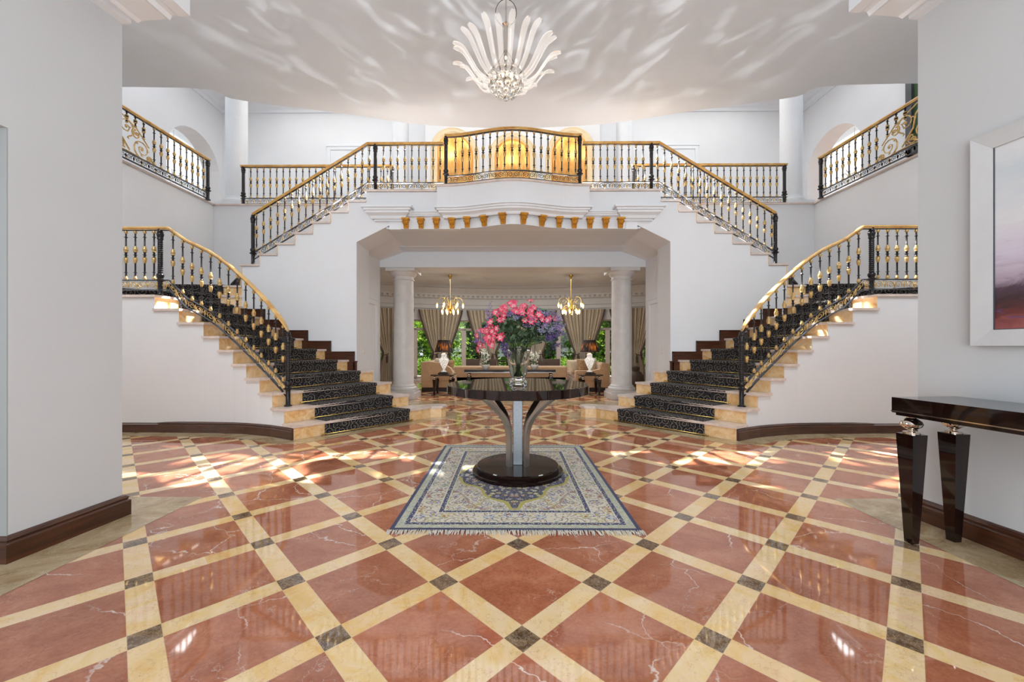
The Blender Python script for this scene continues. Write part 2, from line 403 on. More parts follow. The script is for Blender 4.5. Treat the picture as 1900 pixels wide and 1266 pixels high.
# ------------------------------------------------------------------ mesh builder
class MB:
    def __init__(s): s.bm = bmesh.new(); s.uv = None
    def v(s, p): return s.bm.verts.new(p)
    def f(s, vs, m=0, smooth=False):
        try: f = s.bm.faces.new(vs)
        except ValueError: return None
        f.material_index = m; f.smooth = smooth; return f
    def box(s, x0, x1, y0, y1, z0, z1, m=0, bev=0, seg=2):
        vs = [s.v((x, y, z)) for z in (z0, z1) for (x, y) in ((x0, y0), (x1, y0), (x1, y1), (x0, y1))]
        fs = [s.f([vs[i] for i in q], m) for q in ((3, 2, 1, 0), (4, 5, 6, 7), (0, 1, 5, 4), (1, 2, 6, 5), (2, 3, 7, 6), (3, 0, 4, 7))]
        if bev > 0:
            es = list({e for f in fs for e in f.edges})
            r = bmesh.ops.bevel(s.bm, geom=es, offset=bev, segments=seg, profile=.5, affect='EDGES')
            for f in r['faces']: f.material_index = m; f.smooth = True
        return vs
    def prism(s, poly, z0, z1, m=0, top=None):
        a = [s.v((x, y, z0)) for x, y in poly]; b = [s.v((x, y, z1)) for x, y in poly]
        n = len(poly)
        s.f(a[::-1], m); s.f(b, m if top is None else top)
        for i in range(n): s.f([a[i], a[(i + 1) % n], b[(i + 1) % n], b[i]], m)
    def prism_y(s, poly, y0, y1, m=0):
        a = [s.v((x, y0, z)) for x, z in poly]; b = [s.v((x, y1, z)) for x, z in poly]; n = len(poly)
        s.f(a, m); s.f(b[::-1], m)
        for i in range(n): s.f([a[i], b[i], b[(i + 1) % n], a[(i + 1) % n]], m)
    def sweep(s, path, prof, m=0, closed=False, smooth=False, caps=True, ms=None):
        n = len(path); rings = []
        for i, p in enumerate(path):
            pa = path[i - 1] if (i > 0 or closed) else None; pb = path[(i + 1) % n] if (i < n - 1 or closed) else None
            ds = []
            if pa is not None: d = Vector((p[0] - pa[0], p[1] - pa[1])); ds.append(d.normalized() if d.length > 1e-9 else d)
            if pb is not None: d = Vector((pb[0] - p[0], pb[1] - p[1])); ds.append(d.normalized() if d.length > 1e-9 else d)
            t = sum(ds, Vector((0, 0))); t = t.normalized() if t.length > 1e-6 else ds[0]
            k = 1 / max(.35, t.dot(ds[0])); nx, ny = t.y * k, -t.x * k
            rings.append([s.v((p[0] + nx * a, p[1] + ny * a, p[2] + h)) for a, h in prof])
        q = len(prof)
        for i in range(n if closed else n - 1):
            A, B = rings[i], rings[(i + 1) % n]
            for j in range(q): s.f([A[j], A[(j + 1) % q], B[(j + 1) % q], B[j]], ms[j] if ms else m, smooth)
        if caps and not closed: s.f(rings[0][::-1], m); s.f(rings[-1], m)
    def tube(s, path, r, n=6, m=0, caps=True, flat=None):
        path = [Vector(p) for p in path]; N = len(path)
        rr = r if isinstance(r, (list, tuple)) else [r] * N
        t0 = (path[1] - path[0]).normalized(); up = Vector((0, 0, 1)) if abs(t0.z) < .9 else Vector((1, 0, 0))
        u = t0.cross(up).normalized(); rings = []
        for i in range(N):
            t = (path[min(i + 1, N - 1)] - path[max(i - 1, 0)]); t = t.normalized() if t.length > 1e-9 else t0
            u = (u - t * u.dot(t)); u = u.normalized() if u.length > 1e-6 else t.orthogonal().normalized()
            w = t.cross(u)
            rings.append([s.v(path[i] + (u * cos(2 * PI * k / n) + w * sin(2 * PI * k / n)) * rr[i]) for k in range(n)])
        for i in range(N - 1):
            for k in range(n): s.f([rings[i][k], rings[i][(k + 1) % n], rings[i + 1][(k + 1) % n], rings[i + 1][k]], m, n > 4)
        if caps: s.f(rings[0][::-1], m); s.f(rings[-1], m)
    def lathe(s, prof, c=(0, 0, 0), n=16, m=0, ms=None, smooth=True, cap=True, sq=False):
        rings = []
        for r, z in prof: rings.append([s.v((c[0] + max(r, .0004) * cos(2 * PI * (k + (.5 if sq else 0)) / n), c[1] + max(r, .0004) * sin(2 * PI * (k + (.5 if sq else 0)) / n), c[2] + z)) for k in range(n)])
        for i in range(len(prof) - 1):
            mm = ms[i] if ms else m
            for k in range(n): s.f([rings[i][k], rings[i][(k + 1) % n], rings[i + 1][(k + 1) % n], rings[i + 1][k]], mm, smooth)
        if cap: s.f(rings[0][::-1], ms[0] if ms else m); s.f(rings[-1], ms[-1] if ms else m)
    def ball(s, c, r, n=10, m=0, sz=1):
        k = max(4, n // 2); s.lathe([(r * sin(PI * i / k), -r * sz * cos(PI * i / k)) for i in range(k + 1)], c, n, m, cap=False)
    def grid(s, fn, nu, nv, m=0, uvfn=None, smooth=True):
        g = [[s.v(fn(i / nu, j / nv)) for i in range(nu + 1)] for j in range(nv + 1)]
        if uvfn and s.uv is None: s.uv = s.bm.loops.layers.uv.new('UVMap')
        for j in range(nv):
            for i in range(nu):
                f = s.f([g[j][i], g[j][i + 1], g[j + 1][i + 1], g[j + 1][i]], m, smooth)
                if uvfn and f:
                    for l, (a, b) in zip(f.loops, ((i, j), (i + 1, j), (i + 1, j + 1), (i, j + 1))): l[s.uv].uv = uvfn(a / nu, b / nv)
    def mirror(s, sx):
        if sx < 0:
            for v in s.bm.verts: v.co.x = -v.co.x
    def build(s, name, mats, parent=None, sx=1, recalc=True, origin=None):
        s.mirror(sx)
        if recalc: bmesh.ops.recalc_face_normals(s.bm, faces=s.bm.faces)
        elif sx < 0: bmesh.ops.reverse_faces(s.bm, faces=s.bm.faces)
        if parent is not None: o0 = world_loc(parent)
        elif origin is not None: o0 = Vector(origin)
        else:
            xs = [v.co for v in s.bm.verts]
            o0 = Vector(((min(v.x for v in xs) + max(v.x for v in xs)) / 2, (min(v.y for v in xs) + max(v.y for v in xs)) / 2, min(v.z for v in xs)))
        sharpen(s.bm)
        for v in s.bm.verts: v.co -= o0
        me = bpy.data.meshes.new(name); s.bm.to_mesh(me); s.bm.free()
        if not isinstance(mats, (list, tuple)): mats = [mats]
        for m in mats: me.materials.append(M[m])
        o = bpy.data.objects.new(name, me); COL.objects.link(o)
        if parent is not None: o.parent = parent
        else: o.location = o0
        return o

def sharpen(bm, ang=.62):
    bm.normal_update()
    for e in bm.edges:
        if len(e.link_faces) == 2 and e.calc_face_angle(0) > ang: e.smooth = False
def world_loc(o):
    p = Vector(o.location)
    while o.parent is not None: o = o.parent; p = p + Vector(o.location)
    return p
def thing(name, label, cat, loc=(0, 0, 0), group=None):
    o = bpy.data.objects.new(name, None); COL.objects.link(o); o.location = loc; o.empty_display_size = .1
    o['label'] = label; o['category'] = cat
    if group: o['group'] = group
    return o
def tag(o, label, cat, group=None, kind=None):
    o['label'] = label; o['category'] = cat
    if group: o['group'] = group
    if kind: o['kind'] = kind
    return o
def struct(o, label=None):
    o['kind'] = 'structure'
    if label: o['label'] = label; 
    return o
def inst(src, name, parent, loc, scale=(1, 1, 1), rot=(0, 0, 0)):
    o = src.copy(); o.name = name; COL.objects.link(o); o.parent = parent
    o.location = Vector(loc) - (world_loc(parent) if parent is not None else Vector((0, 0, 0))); o.scale = scale; o.rotation_euler = rot
    return o

def lerp(a, b, t): return tuple(x + (y - x) * t for x, y in zip(a, b))
SIDE = {1: 'left', -1: 'right'}

# ------------------------------------------------------------------ stair plan (authored on the left, mirrored for the right)
O = {1: (-2.83, 5.09), 2: (-3.02, 5.20), 3: (-3.24, 5.31), 4: (-3.46, 5.39), 5: (-3.69, 5.46), 6: (-3.90, 5.50), 7: (-4.11, 5.52), 8: (-4.34, 5.535), 9: (-4.69, 5.54), 10: (-5.03, 5.54)}
I = {1: (-1.40, 6.72), 2: (-1.80, 6.82), 3: (-2.18, 7.06), 4: (-2.55, 7.22), 5: (-2.99, 7.2), 6: (-3.40, 7.2), 7: (-3.82, 7.2), 8: (-4.25, 7.2), 9: (-4.60, 7.2), 10: (-4.93, 7.2)}
CN = (-4.93, 7.2)
XW = 6.37; YW = 7.2; YB = 8.44
W11, W12, W13, W14 = (-XW, 6.2), (-XW, 7.1), (-6.0, YB), (-4.93, YB)
def XK(k): return -4.93 + .3235 * (k - 14)

def off_line(a, b, d):
    """shift segment a-b sideways by d toward lower steps (right of O->I direction)"""
    t = Vector((b[0] - a[0], b[1] - a[1])).normalized(); n = Vector((t.y, -t.x))
    return (a[0] + n.x * d, a[1] + n.y * d), (b[0] + n.x * d, b[1] + n.y * d)

def base_curve():
    return [(-XW, 5.56), (-5.0, 5.56)] + [(O[k][0], O[k][1] + .0) for k in (9, 8, 7, 6, 5, 4, 3, 2)] + [O[1]]

def smooth_path(pts, sub=4):
    out = []; n = len(pts)
    for i in range(n - 1):
        p0 = pts[max(i - 1, 0)]; p1 = pts[i]; p2 = pts[i + 1]; p3 = pts[min(i + 2, n - 1)]
        for k in range(sub):
            t = k / sub
            out.append(tuple(.5 * ((2 * b) + (-a + c) * t + (2 * a - 5 * b + 4 * c - d) * t * t + (-a + 3 * b - 3 * c + d) * t ** 3) for a, b, c, d in zip(p0, p1, p2, p3)))
    out.append(tuple(pts[-1])); return out

def build_stairs(sx):
    sd = SIDE[sx]
    st = thing('staircase', f'{sd} curved lower staircase of golden marble steps rising from the hall floor', 'staircase', (sx * -3.0, 5.8, 0))
    # steps 1..13
    polys = {}
    for k in range(1, 10):
        back = [I[k + 1], I[k]] if k > 4 else [I[k + 1], I[k]]
        polys[k] = [O[k], O[k + 1]] + back
    polys[10] = [O[10], (-XW, 5.54), W11, CN]
    polys[11] = [CN, W11, W12]; polys[12] = [CN, W12, (-XW, YB), W13]; polys[13] = [CN, W13, W14]
    for k, poly in polys.items():
        mb = MB()
        body = poly
        if k == 1: body = [O[1], O[2], I[2], (-1.34, 7.0), (-1.2, 6.95), (-1.16, 6.84), (-1.22, 6.74), I[1]]
        mb.prism(body, 0 if k < 10 else (k - 2) * R, k * R - .034, 0)
        # tread slab with overhanging nosing
        c = Vector((sum(p[0] for p in body) / len(body), sum(p[1] for p in body) / len(body)))
        sl = []
        for p in body:
            q = Vector(p)
            sl.append(q)
        ov = .028
        if k <= 10:
            a, b = (O[k], I[k]); a2, b2 = off_line(a, b, ov)
            sl[0] = Vector(a2) + Vector((0, -.03)) ; sl[-1] = Vector(b2)
            sl[1] = Vector(body[1]) + Vector((-.01, -.03))
            if k == 1:
                for i in (3, 4, 5, 6): sl[i] = Vector(body[i]) + (Vector(body[i]) - Vector((-1.4, 6.88))).normalized() * .028
        elif k == 11:
            a2, b2 = off_line(W11, CN, ov); sl = [Vector(b2), Vector(a2), Vector(W12)]
        elif k == 12:
            a2, b2 = off_line(W12, CN, ov); sl = [Vector(b2), Vector(a2), Vector((-XW, YB)), Vector(W13)]
        else:
            a2, b2 = off_line(W13, CN, ov); sl = [Vector(b2), Vector(a2), Vector(W14)]
        mb.prism([tuple(q) for q in sl], k * R - .034, k * R, 1)
        mb.build('step', ['step', 'nosing'] if k > 1 else ['step', 'nosing'], st, sx)
    # white outer string wall with stepped top
    mb = MB()
    pts = [(O[k][0], O[k][1] - .006) for k in range(1, 11)]
    for k in range(1, 10):
        a, b = pts[k - 1], pts[k]; z = k * R - .036
        x0, x1 = a, b
        mb.prism([x0, x1, (x1[0], x1[1] + .05), (x0[0] + .0, x0[1] + .05)], 0, z)
    mb.prism([pts[9], (-XW, 5.535), (-XW, 5.6), (pts[9][0], 5.6)], 0, 10 * R - .036)
    struct(mb.build(f'wall_stair_{sd}', 'wall', None, sx))
    # mahogany baseboard along the curved string
    path = [(x, y - .006, 0) for x, y in base_curve()]
    mb = MB(); mb.sweep([(x, y, .001) for x, y, z in path], [(0, 0), (.03, 0), (.03, .105), (.018, .115), (.024, .13), (.012, .145), (0, .15)])
    struct(mb.build(f'baseboard_stair_{sd}', 'mahog', None, sx))
    # stepped mahogany skirting on the middle wall
    mb = MB(); xr = {k: I[k][0] for k in range(5, 11)}
    def sk(x0, x1, z0, z1): mb.box(x0, x1, YW - .022, YW + .001, z0, z1)
    def cap(x0, x1, z): mb.box(x0, x1, YW - .034, YW + .001, z - .02, z)
    for k in range(5, 10):
        x1 = xr[k] + (.10 if k > 5 else .12); x0 = xr[k + 1] + .10
        z = k * R + .15
        sk(x0, x1, (k - 1) * R, z); cap(x0 - (.0), x1, z)
        mb.box(x1 - .014, x1, YW - .034, YW, z - R + (.0 if k > 5 else .02), z)
    sk(xr[5] + .1, xr[5] + .16, 3 * R, 4 * R + .17); cap(xr[5] + .1, xr[5] + .17, 4 * R + .17)
    mb.box(CN[0] - .002, CN[0] + .05, YW - .022, YW, 9 * R, 9 * R + .16)
    struct(mb.build(f'trim_{1 if sx > 0 else 2}', 'mahog', None, sx))
    # runner
    ru = thing('stair_runner', f'dark navy scroll patterned carpet runner laid down the {sd} marble staircase', 'carpet', (sx * -3.2, 6, 0))
    mb = MB(); mb.uv = mb.bm.loops.layers.uv.new('UVMap')
    L = {}
    for k in range(1, 11):
        fa, fb = (.18, .80) if k == 1 else (.19 + .004 * k, .82 + .006 * min(k, 6))
        L[k] = (lerp(O[k], I[k], fa), lerp(O[k], I[k], fb))
    L[11] = (lerp(W11, CN, .01), lerp(W11, CN, .82)); L[12] = (lerp(W12, CN, .1), lerp(W12, CN, .78)); L[13] = (lerp(W13, CN, .15), lerp(W13, CN, .8)); L[14] = (lerp(W14, CN, .15), lerp(W14, CN, .85))
    dist = 0; prev = None; T = .009
    rows = []
    for k in range(1, 14):
        a, b = L[k]
        for dd, z in ((.012, (k - 1) * R + (T if k > 1 else .002)), (.014, k * R - .05), (.030, k * R - .036), (.040, k * R - .018), (.034, k * R + .004), (.018, k * R + T)):
            a2, b2 = off_line(a, b, dd); rows.append((a2, b2, z))
        if k < 13:
            an, bn = L[k + 1]; a2, b2 = off_line(an, bn, .012)
    a, b = L[14]; a2, b2 = off_line(a, b, .01); rows.append((a2, b2, 13 * R + T))
    NU = 4; grid = []; dists = []; d = 0
    for i, (a, b, z) in enumerate(rows):
        if i:
            m0 = Vector(((rows[i - 1][0][0] + rows[i - 1][1][0]) / 2, (rows[i - 1][0][1] + rows[i - 1][1][1]) / 2, rows[i - 1][2])); m1 = Vector(((a[0] + b[0]) / 2, (a[1] + b[1]) / 2, z)); d += (m1 - m0).length
        dists.append(d); grid.append([mb.v((*lerp(a, b, j / NU), z)) for j in range(NU + 1)])
    for i in range(len(rows) - 1):
        for j in range(NU):
            f = mb.f([grid[i][j], grid[i][j + 1], grid[i + 1][j + 1], grid[i + 1][j]], 0, False)
            if f:
                for l, (ii, jj) in zip(f.loops, ((i, j), (i, j + 1), (i + 1, j + 1), (i + 1, j))):
                    w = (Vector(rows[ii][1]) - Vector(rows[ii][0])).length if True else 1.3
                    l[mb.uv].uv = (jj / NU * w, dists[ii])
    o = mb.build('carpet', 'carpet', ru, sx)
    sm = o.modifiers.new('thick', 'SOLIDIFY'); sm.thickness = .006; sm.offset = 0
    for k in range(1, 13):
        a, b = L[k]; a2, b2 = off_line(a, b, .03); t = Vector((b2[0] - a2[0], b2[1] - a2[1])).normalized() * .05
        p = (a2[0] - t.x, a2[1] - t.y, (k - 1) * R + .018 + (T if k > 1 else 0)); q = (b2[0] + t.x, b2[1] + t.y, p[2])
        mb = MB(); mb.tube([p, q], .0065, 8); rd = mb.build('stair_rod', 'brass', ru, sx)
        for e_ in (p, q): mb = MB(); mb.ball(e_, .015, 8); mb.build('finial', 'brass', rd, sx)
    # upper flight (steps 14..20) + treads
    uf = thing('upper_staircase', f'{sd} upper straight flight with thin pale marble treads climbing to the balcony bridge', 'staircase', (sx * -3.8, 7.8, 13 * R))
    for k in range(14, 21):
        x0 = XK(k); x1 = XK(k + 1)
        mb = MB(); mb.box(x0 - .03, x1 + .004, YW - .03, YB, k * R - .032, k * R, 1)
        mb.box(x0 - .002, x0 + .01, YW - .004, YB, (k - 1) * R, k * R - .03, 0)
        mb.build('step', ['step', 'nosing'], uf, sx)
    # mid wall carrying the flight, with pilaster edge and chamfered portal
    mb = MB()
    def prof(inner, zin):
        pl = [(XK(14), 0), (inner, 0), (inner, 3.10), (-2.24, 3.40), (-2.24, ZU - .04), (XK(21), ZU - .04)]
        for k in range(20, 13, -1):
            pl += [(XK(k + 1), k * R - .034), (XK(k), k * R - .034)]
        return pl
    mb.prism_y(prof(-2.84, 0), YW, 7.83)
    mb.prism_y(prof(-2.98, 0), 7.83, YB)
    struct(mb.build(f'wall_portal_{sd}', 'wall', None, sx))
    mb = MB()   # block behind: back wall below the gallery
    mb.prism_y([(-XW, 0), (-2.98, 0), (-2.98, 3.13), (-2.24, 3.40), (-2.24, ZG - .15), (-XW, ZG - .15)], YB, 8.92)
    struct(mb.build(f'wall_gallery_{sd}', 'wall', None, sx))
    # side wall below side gallery
    mb = MB(); mb.box(-XW - .3, -XW, 3.0, 8.9, 0, ZG - .15); struct(mb.build(f'wall_hall_{sd}', 'wall', None, sx))
    # door casing on the passage wall
    mb = MB(); mb.sweep([(-2.979, 8.0, 0), (-2.979, 8.0, 0)], [(0, 0)] * 3) if False else None
    for (y0, y1, z0, z1) in ((7.98, 8.06, 0, 2.1), (8.62, 8.70, 0, 2.1), (7.98, 8.70, 2.1, 2.2)): mb.box(-2.98, -2.955, y0, y1, z0, z1)
    mb.box(-2.98, -2.94, 7.94, 8.74, 2.2, 2.24)
    struct(mb.build(f'trim_{3 if sx > 0 else 4}', 'trim', None, sx))
    t = MB(); t.box(-2.84, -2.826, 7.50, 7.58, 1.07, 1.19, 0, .003); t.box(-2.827, -2.822, 7.525, 7.555, 1.10, 1.16, 0)
    tag(t.build('light_switch', 'switch', None, sx), f'small white light switch on the {sd} jamb of the portal', 'light switch')

for sx in (1, -1): build_stairs(sx)

# ------------------------------------------------------------------ railings
def make_baluster_mesh():
    H = 1.0; pf = []; ms = []
    def a(r, z, m): pf.append((r, z)); ms.append(m)
    seq = [(.016, 0, 1), (.022, .02, 1), (.022, .04, 1), (.013, .06, 1), (.016, .08, 0), (.011, .10, 0), (.010, .14, 0), (.022, .145, 0), (.022, .152, 0), (.010, .158, 0), (.0105, .33, 1),
           (.017, .345, 1), (.024, .39, 1), (.027, .42, 1), (.018, .435, 1), (.026, .445, 0), (.012, .455, 0), (.014, .49, 0), (.028, .497, 0), (.012, .505, 0), (.013, .54, 0), (.024, .55, 1), (.018, .56, 1),
           (.028, .585, 1), (.026, .62, 1), (.016, .645, 1), (.018, .66, 1), (.010, .67, 0), (.0095, .84, 0), (.022, .845, 0), (.022, .852, 0), (.010, .86, 0), (.010, .92, 1), (.020, .935, 1), (.022, .955, 1), (.013, .975, 0), (.016, 1.0, 0)]
    for r, z, m in seq: a(r, z, m)
    mb = MB(); mb.lathe(pf, (0, 0, 0), 8, ms=ms[:-1] + [0])
    return mb
def make_newel_mesh():
    seq = [(.062, 0), (.062, .012), (.046, .02), (.036, .03), (.036, .20), (.042, .22), (.068, .228), (.072, .24), (.052, .25), (.040, .265), (.052, .285), (.058, .31), (.044, .335)]
    z = .34
    while z < .82:
        seq += [(.034, z), (.040, z + .010), (.040, z + .018), (.034, z + .026)]; z += .03
    seq += [(.040, .845), (.050, .855), (.042, .87), (.050, .90), (.056, .925), (.042, .94), (.050, .955), (.036, .965), (.038, 1.0)]
    mb = MB(); mb.lathe([(r * .82, z) for r, z in seq], (0, 0, 0), 12, m=0); return mb
BAL = {}; NEW = {}
def proto(store, maker, mats, name):
    mb = maker(); bmesh.ops.recalc_face_normals(mb.bm, faces=mb.bm.faces); sharpen(mb.bm, 1.0)
    me = bpy.data.meshes.new(name); mb.bm.to_mesh(me); mb.bm.free()
    for m in mats: me.materials.append(M[m])
    return me
BAL_ME = proto(BAL, make_baluster_mesh, ['iron', 'gilt2'], 'baluster')
NEW_ME = proto(NEW, make_newel_mesh, ['iron'], 'newel_post')

def place(me, name, parent, p, h):
    o = bpy.data.objects.new(name, me); COL.objects.link(o); o.parent = parent
    o.location = Vector(p) - world_loc(parent); o.scale = (1, 1, h); return o

def spiral_pts(cx, cy, r0, r1, a0, turns, n=14, hand=1):
    return [(cx + (r0 + (r1 - r0) * t / n) * cos(a0 + hand * turns * 2 * PI * t / n), cy + (r0 + (r1 - r0) * t / n) * sin(a0 + hand * turns * 2 * PI * t / n)) for t in range(n + 1)]

def railing(label, P, newels, sx, group=None, spacing=.135, band=.15, ornate=None, skip=None, gold=False, name='stair_railing'):
    """P: (x,y,zb,zt) polyline; newels: arc positions s with base z override"""
    x0, y0, zb0, _ = P[0]
    t = thing(name, label, 'railing', (sx * x0, y0, zb0), group)
    # arclength in plan
    s = [0]
    for a, b in zip(P, P[1:]): s.append(s[-1] + math.hypot(b[0] - a[0], b[1] - a[1]))
    Ltot = s[-1]
    def at(u):
        u = max(0, min(Ltot, u))
        for i in range(len(s) - 1):
            if u <= s[i + 1] + 1e-9:
                k = (u - s[i]) / max(1e-9, s[i + 1] - s[i]); return lerp(P[i], P[i + 1], k)
        return P[-1]
    # handrail
    mb = MB(); top = [(p[0], p[1], p[3]) for p in P]
    prof = [(-.022, -.048), (-.030, -.034), (-.042, -.026), (-.040, -.008), (-.020, 0), (.020, 0), (.040, -.008), (.042, -.026), (.030, -.034), (.022, -.048)]
    mb.sweep(top, prof, 0, smooth=False)
    mb.sweep(top, [(-.018, -.056), (-.018, -.046), (.018, -.046), (.018, -.056)], 1)
    mb.build('handrail', ['rail', 'iron'], t, sx)
    # band bars + scrolls
    mb = MB()
    sec = [(-.019, -.006), (-.019, .006), (.019, .006), (.019, -.006)]
    mb.sweep([(p[0], p[1], p[2] + .012) for p in P], sec, 0); mb.sweep([(p[0], p[1], p[2] + band) for p in P], sec, 0)
    mb.build('bottom_rail', ['bar'], t, sx)
    mb = MB(); Lm = .27; n = max(1, round(Ltot / Lm)); Lm = Ltot / n; h0 = .02; h1 = band - .008; hm = (h0 + h1) / 2; hh = (h1 - h0)
    def m3(u, hgt): p = at(u); return (p[0], p[1], p[2] + hgt)
    for i in range(n):
        u0 = i * Lm
        r = hh * .43
        A = spiral_pts(.30 * Lm, hm, r * .18, r, PI * .1, 1.55, 13, 1); B = spiral_pts(.70 * Lm, hm, r * .18, r, PI * .9, 1.55, 13, -1)
        A = A + [(.14 * Lm, hm + hh * .18), (.04 * Lm, h1 - .006)]
        B = B + [(.86 * Lm, hm + hh * .18), (.96 * Lm, h1 - .006)]
        for k, c in enumerate((A, B)): mb.tube([m3(u0 + x, y) for x, y in c], .0055, 4, 1 if gold else 0, False)
        # small gilt leaf in the middle and between
        for ux, col in ((.5, 1), (.0, 1)):
            c = m3(u0 + ux * Lm, hm); a = m3(u0 + ux * Lm - .02, hm + .0); b = m3(u0 + ux * Lm + .02, hm + .0)
            vs = [mb.v(a), mb.v((c[0], c[1], c[2] + hh * .42)), mb.v(b), mb.v((c[0], c[1], c[2] - hh * .42))]
            vf = [mb.v((c[0] + .0, c[1] - .012, c[2])), mb.v((c[0], c[1] + .012, c[2]))]
            for q in range(4):
                mb.f([vs[q], vs[(q + 1) % 4], vf[0]], 1); mb.f([vs[q], vs[(q + 1) % 4], vf[1]], 1)
        mb.tube([m3(u0 + x, y) for x, y in spiral_pts(.5 * Lm, h0 + .02, .004, .020, 0, 1.1, 7)], .005, 4, 1, False)
    mb.build('scroll_band', ['iron', 'gilt2'], t, sx, recalc=False)
    # newels
    npos = []
    for (u, zbase) in newels:
        p = at(u); zb = p[2] - .0 if zbase is None else zbase
        place(NEW_ME, 'newel_post', t, (sx * p[0], p[1], zb), p[3] - .035 - zb); npos.append(u)
    # balusters
    n = int(Ltot / spacing)
    for i in range(n + 1):
        u = spacing * .5 + i * spacing
        if u > Ltot: break
        if any(abs(u - q) < spacing * .42 for q in npos): continue
        p = at(u)
        if ornate and ornate[0] < u < ornate[1]: continue
        z0 = p[2] + band + .004
        place(BAL_ME, 'baluster', t, (sx * p[0], p[1], z0), p[3] - .042 - z0)
    return t, at

for sx in (1, -1):
    sd = SIDE[sx]
    def Rp(k, off=.13):
        a, b = O[k], I[k]; t = Vector((b[0] - a[0], b[1] - a[1])).normalized(); return (a[0] + t.x * off, a[1] + t.y * off)
    P = [(-3.09, 5.42, 2.45 * R, 2.45 * R + .97)]
    hts = {3: 1.0, 4: 1.045, 5: 1.07, 6: 1.07, 7: 1.06, 8: 1.035, 9: 1.01}
    for k in range(3, 10): x, y = Rp(k); P.append((x, y, k * R + .01, k * R + hts[k]))
    raw = P
    P = smooth_path(P, 3)
    P += [(-4.93, 5.66, 10 * R + .075, 10 * R + .99), (-5.5, 5.66, 10 * R + .075, 10 * R + .99), (-XW + .03, 5.66, 10 * R + .075, 10 * R + .99)]
    L1 = sum(math.hypot(b[0] - a[0], b[1] - a[1]) for a, b in zip(P, P[1:]))
    railing(f'curved railing with gilt handrail along the outer edge of the {sd} lower staircase', P, [(0, 2 * R), (L1 - (XW - .03 - 5.06), 10 * R)], sx, 'black and gilt stair railings', gold=True)
    P = [(-4.78, 7.28, 14.45 * R, 14.45 * R + .87), (XK(21), 7.28, 21 * R + .02, ZU + .90), (-1.27, 7.28, ZU + .02, ZU + .90)]
    L1 = XK(21) + 4.78
    railing(f'railing climbing the {sd} upper flight and running level to the central balcony', P, [(0, 14 * R), (L1 + .14, ZU)], sx, 'black and gilt stair railings', .13, .14)
    P = [(-5.83, YB + .06, ZG + .015, ZG + .86), (-2.55, YB + .06, ZG + .015, ZG + .86)]
    railing(f'straight level railing of the {sd} back gallery beside the white column', P, [(.05, ZG), (3.25, ZG)], sx, 'black and gilt stair railings', .14, .13, name='gallery_railing')
    P = [(-XW + .06, 5.2, ZG + .015, ZG + .86), (-XW + .06, 8.22, ZG + .015, ZG + .86)]
    t, at = railing(f'{sd} side gallery railing with gilt arabesque panel at its near end', P, [(2.99, ZG)], sx, 'black and gilt stair railings', .14, .13, ornate=(.6, 1.72), name='gallery_railing')
    # gilt arabesque
    mb = MB(); rnd = random.Random(5)
    X = -XW + .06
    def p3(y, z): return (X, y, ZG + z)
    def scroll(cy, cz, r, a0, turns, hand, leaf=True):
        pts = spiral_pts(cy, cz, r * .12, r, a0, turns, 20, hand)
        N = len(pts); mb.tube([p3(y, z) for y, z in pts], [.006 + .007 * i / N for i in range(N)], 5, 0, False)
        if leaf:
            for i in range(4, N, 4):
                y, z = pts[i]; an = rnd.uniform(0, 6.28)
                mb.tube([p3(y, z), p3(y + .03 * cos(an), z + .03 * sin(an)), p3(y + .05 * cos(an + .7), z + .05 * sin(an + .7))], [.010, .012, .003], 5, 0, False)
            for a in range(6): mb.tube([p3(cy, cz), p3(cy + .028 * cos(a * 1.05), cz + .028 * sin(a * 1.05))], [.010, .006], 5, 0, False)
    scroll(6.72, .31, .165, .3, 1.7, 1); scroll(6.44, .56, .15, 2.5, 1.6, -1); scroll(6.18, .34, .17, 1.2, 1.7, 1); scroll(6.62, .52, .085, 4, 1.3, -1)
    scroll(5.95, .60, .14, .5, 1.6, 1); scroll(6.12, .66, .09, 3.0, 1.4, -1); scroll(6.33, .25, .08, 5.0, 1.4, 1); scroll(6.85, .20, .06, 1, 1.2, -1)
    mb.tube([p3(5.9, .16), p3(6.15, .16), p3(6.5, .17), p3(6.75, .15), p3(6.93, .2)], .012, 5, 0)
    mb.tube([p3(6.5, .20), p3(6.32, .42), p3(6.28, .62), p3(6.12, .78)], .012, 5, 0)
    mb.tube([p3(6.85, .4), p3(6.62, .62), p3(6.38, .72), p3(6.2, .80)], .010, 5, 0)
    mb.build('arabesque_panel', 'gilt2', t, sx, recalc=False)
    for y in (6.75, 6.6, 6.45):
        place(BAL_ME, 'baluster', t, (sx * X, y, ZG + .62 if y < 6.7 else ZG + .5), .20 if y < 6.7 else .31)

def ybal(x, w=1.23): 
    t = min(1, abs(x) / w); return 6.97 - .23 * .5 * (1 + cos(PI * min(1, t * 1.02)))
P = []
NN = 28
for i in range(NN + 1):
    x = -1.21 + 2.42 * i / NN; P.append((x, ybal(x) + .07, ZU + .03, ZU + .915))
railing('bowed central balcony railing in front of the golden niches', P, [(.02, ZU), (2.44, ZU)], 1, 'black and gilt stair railings', .128, .145, name='balcony_railing')

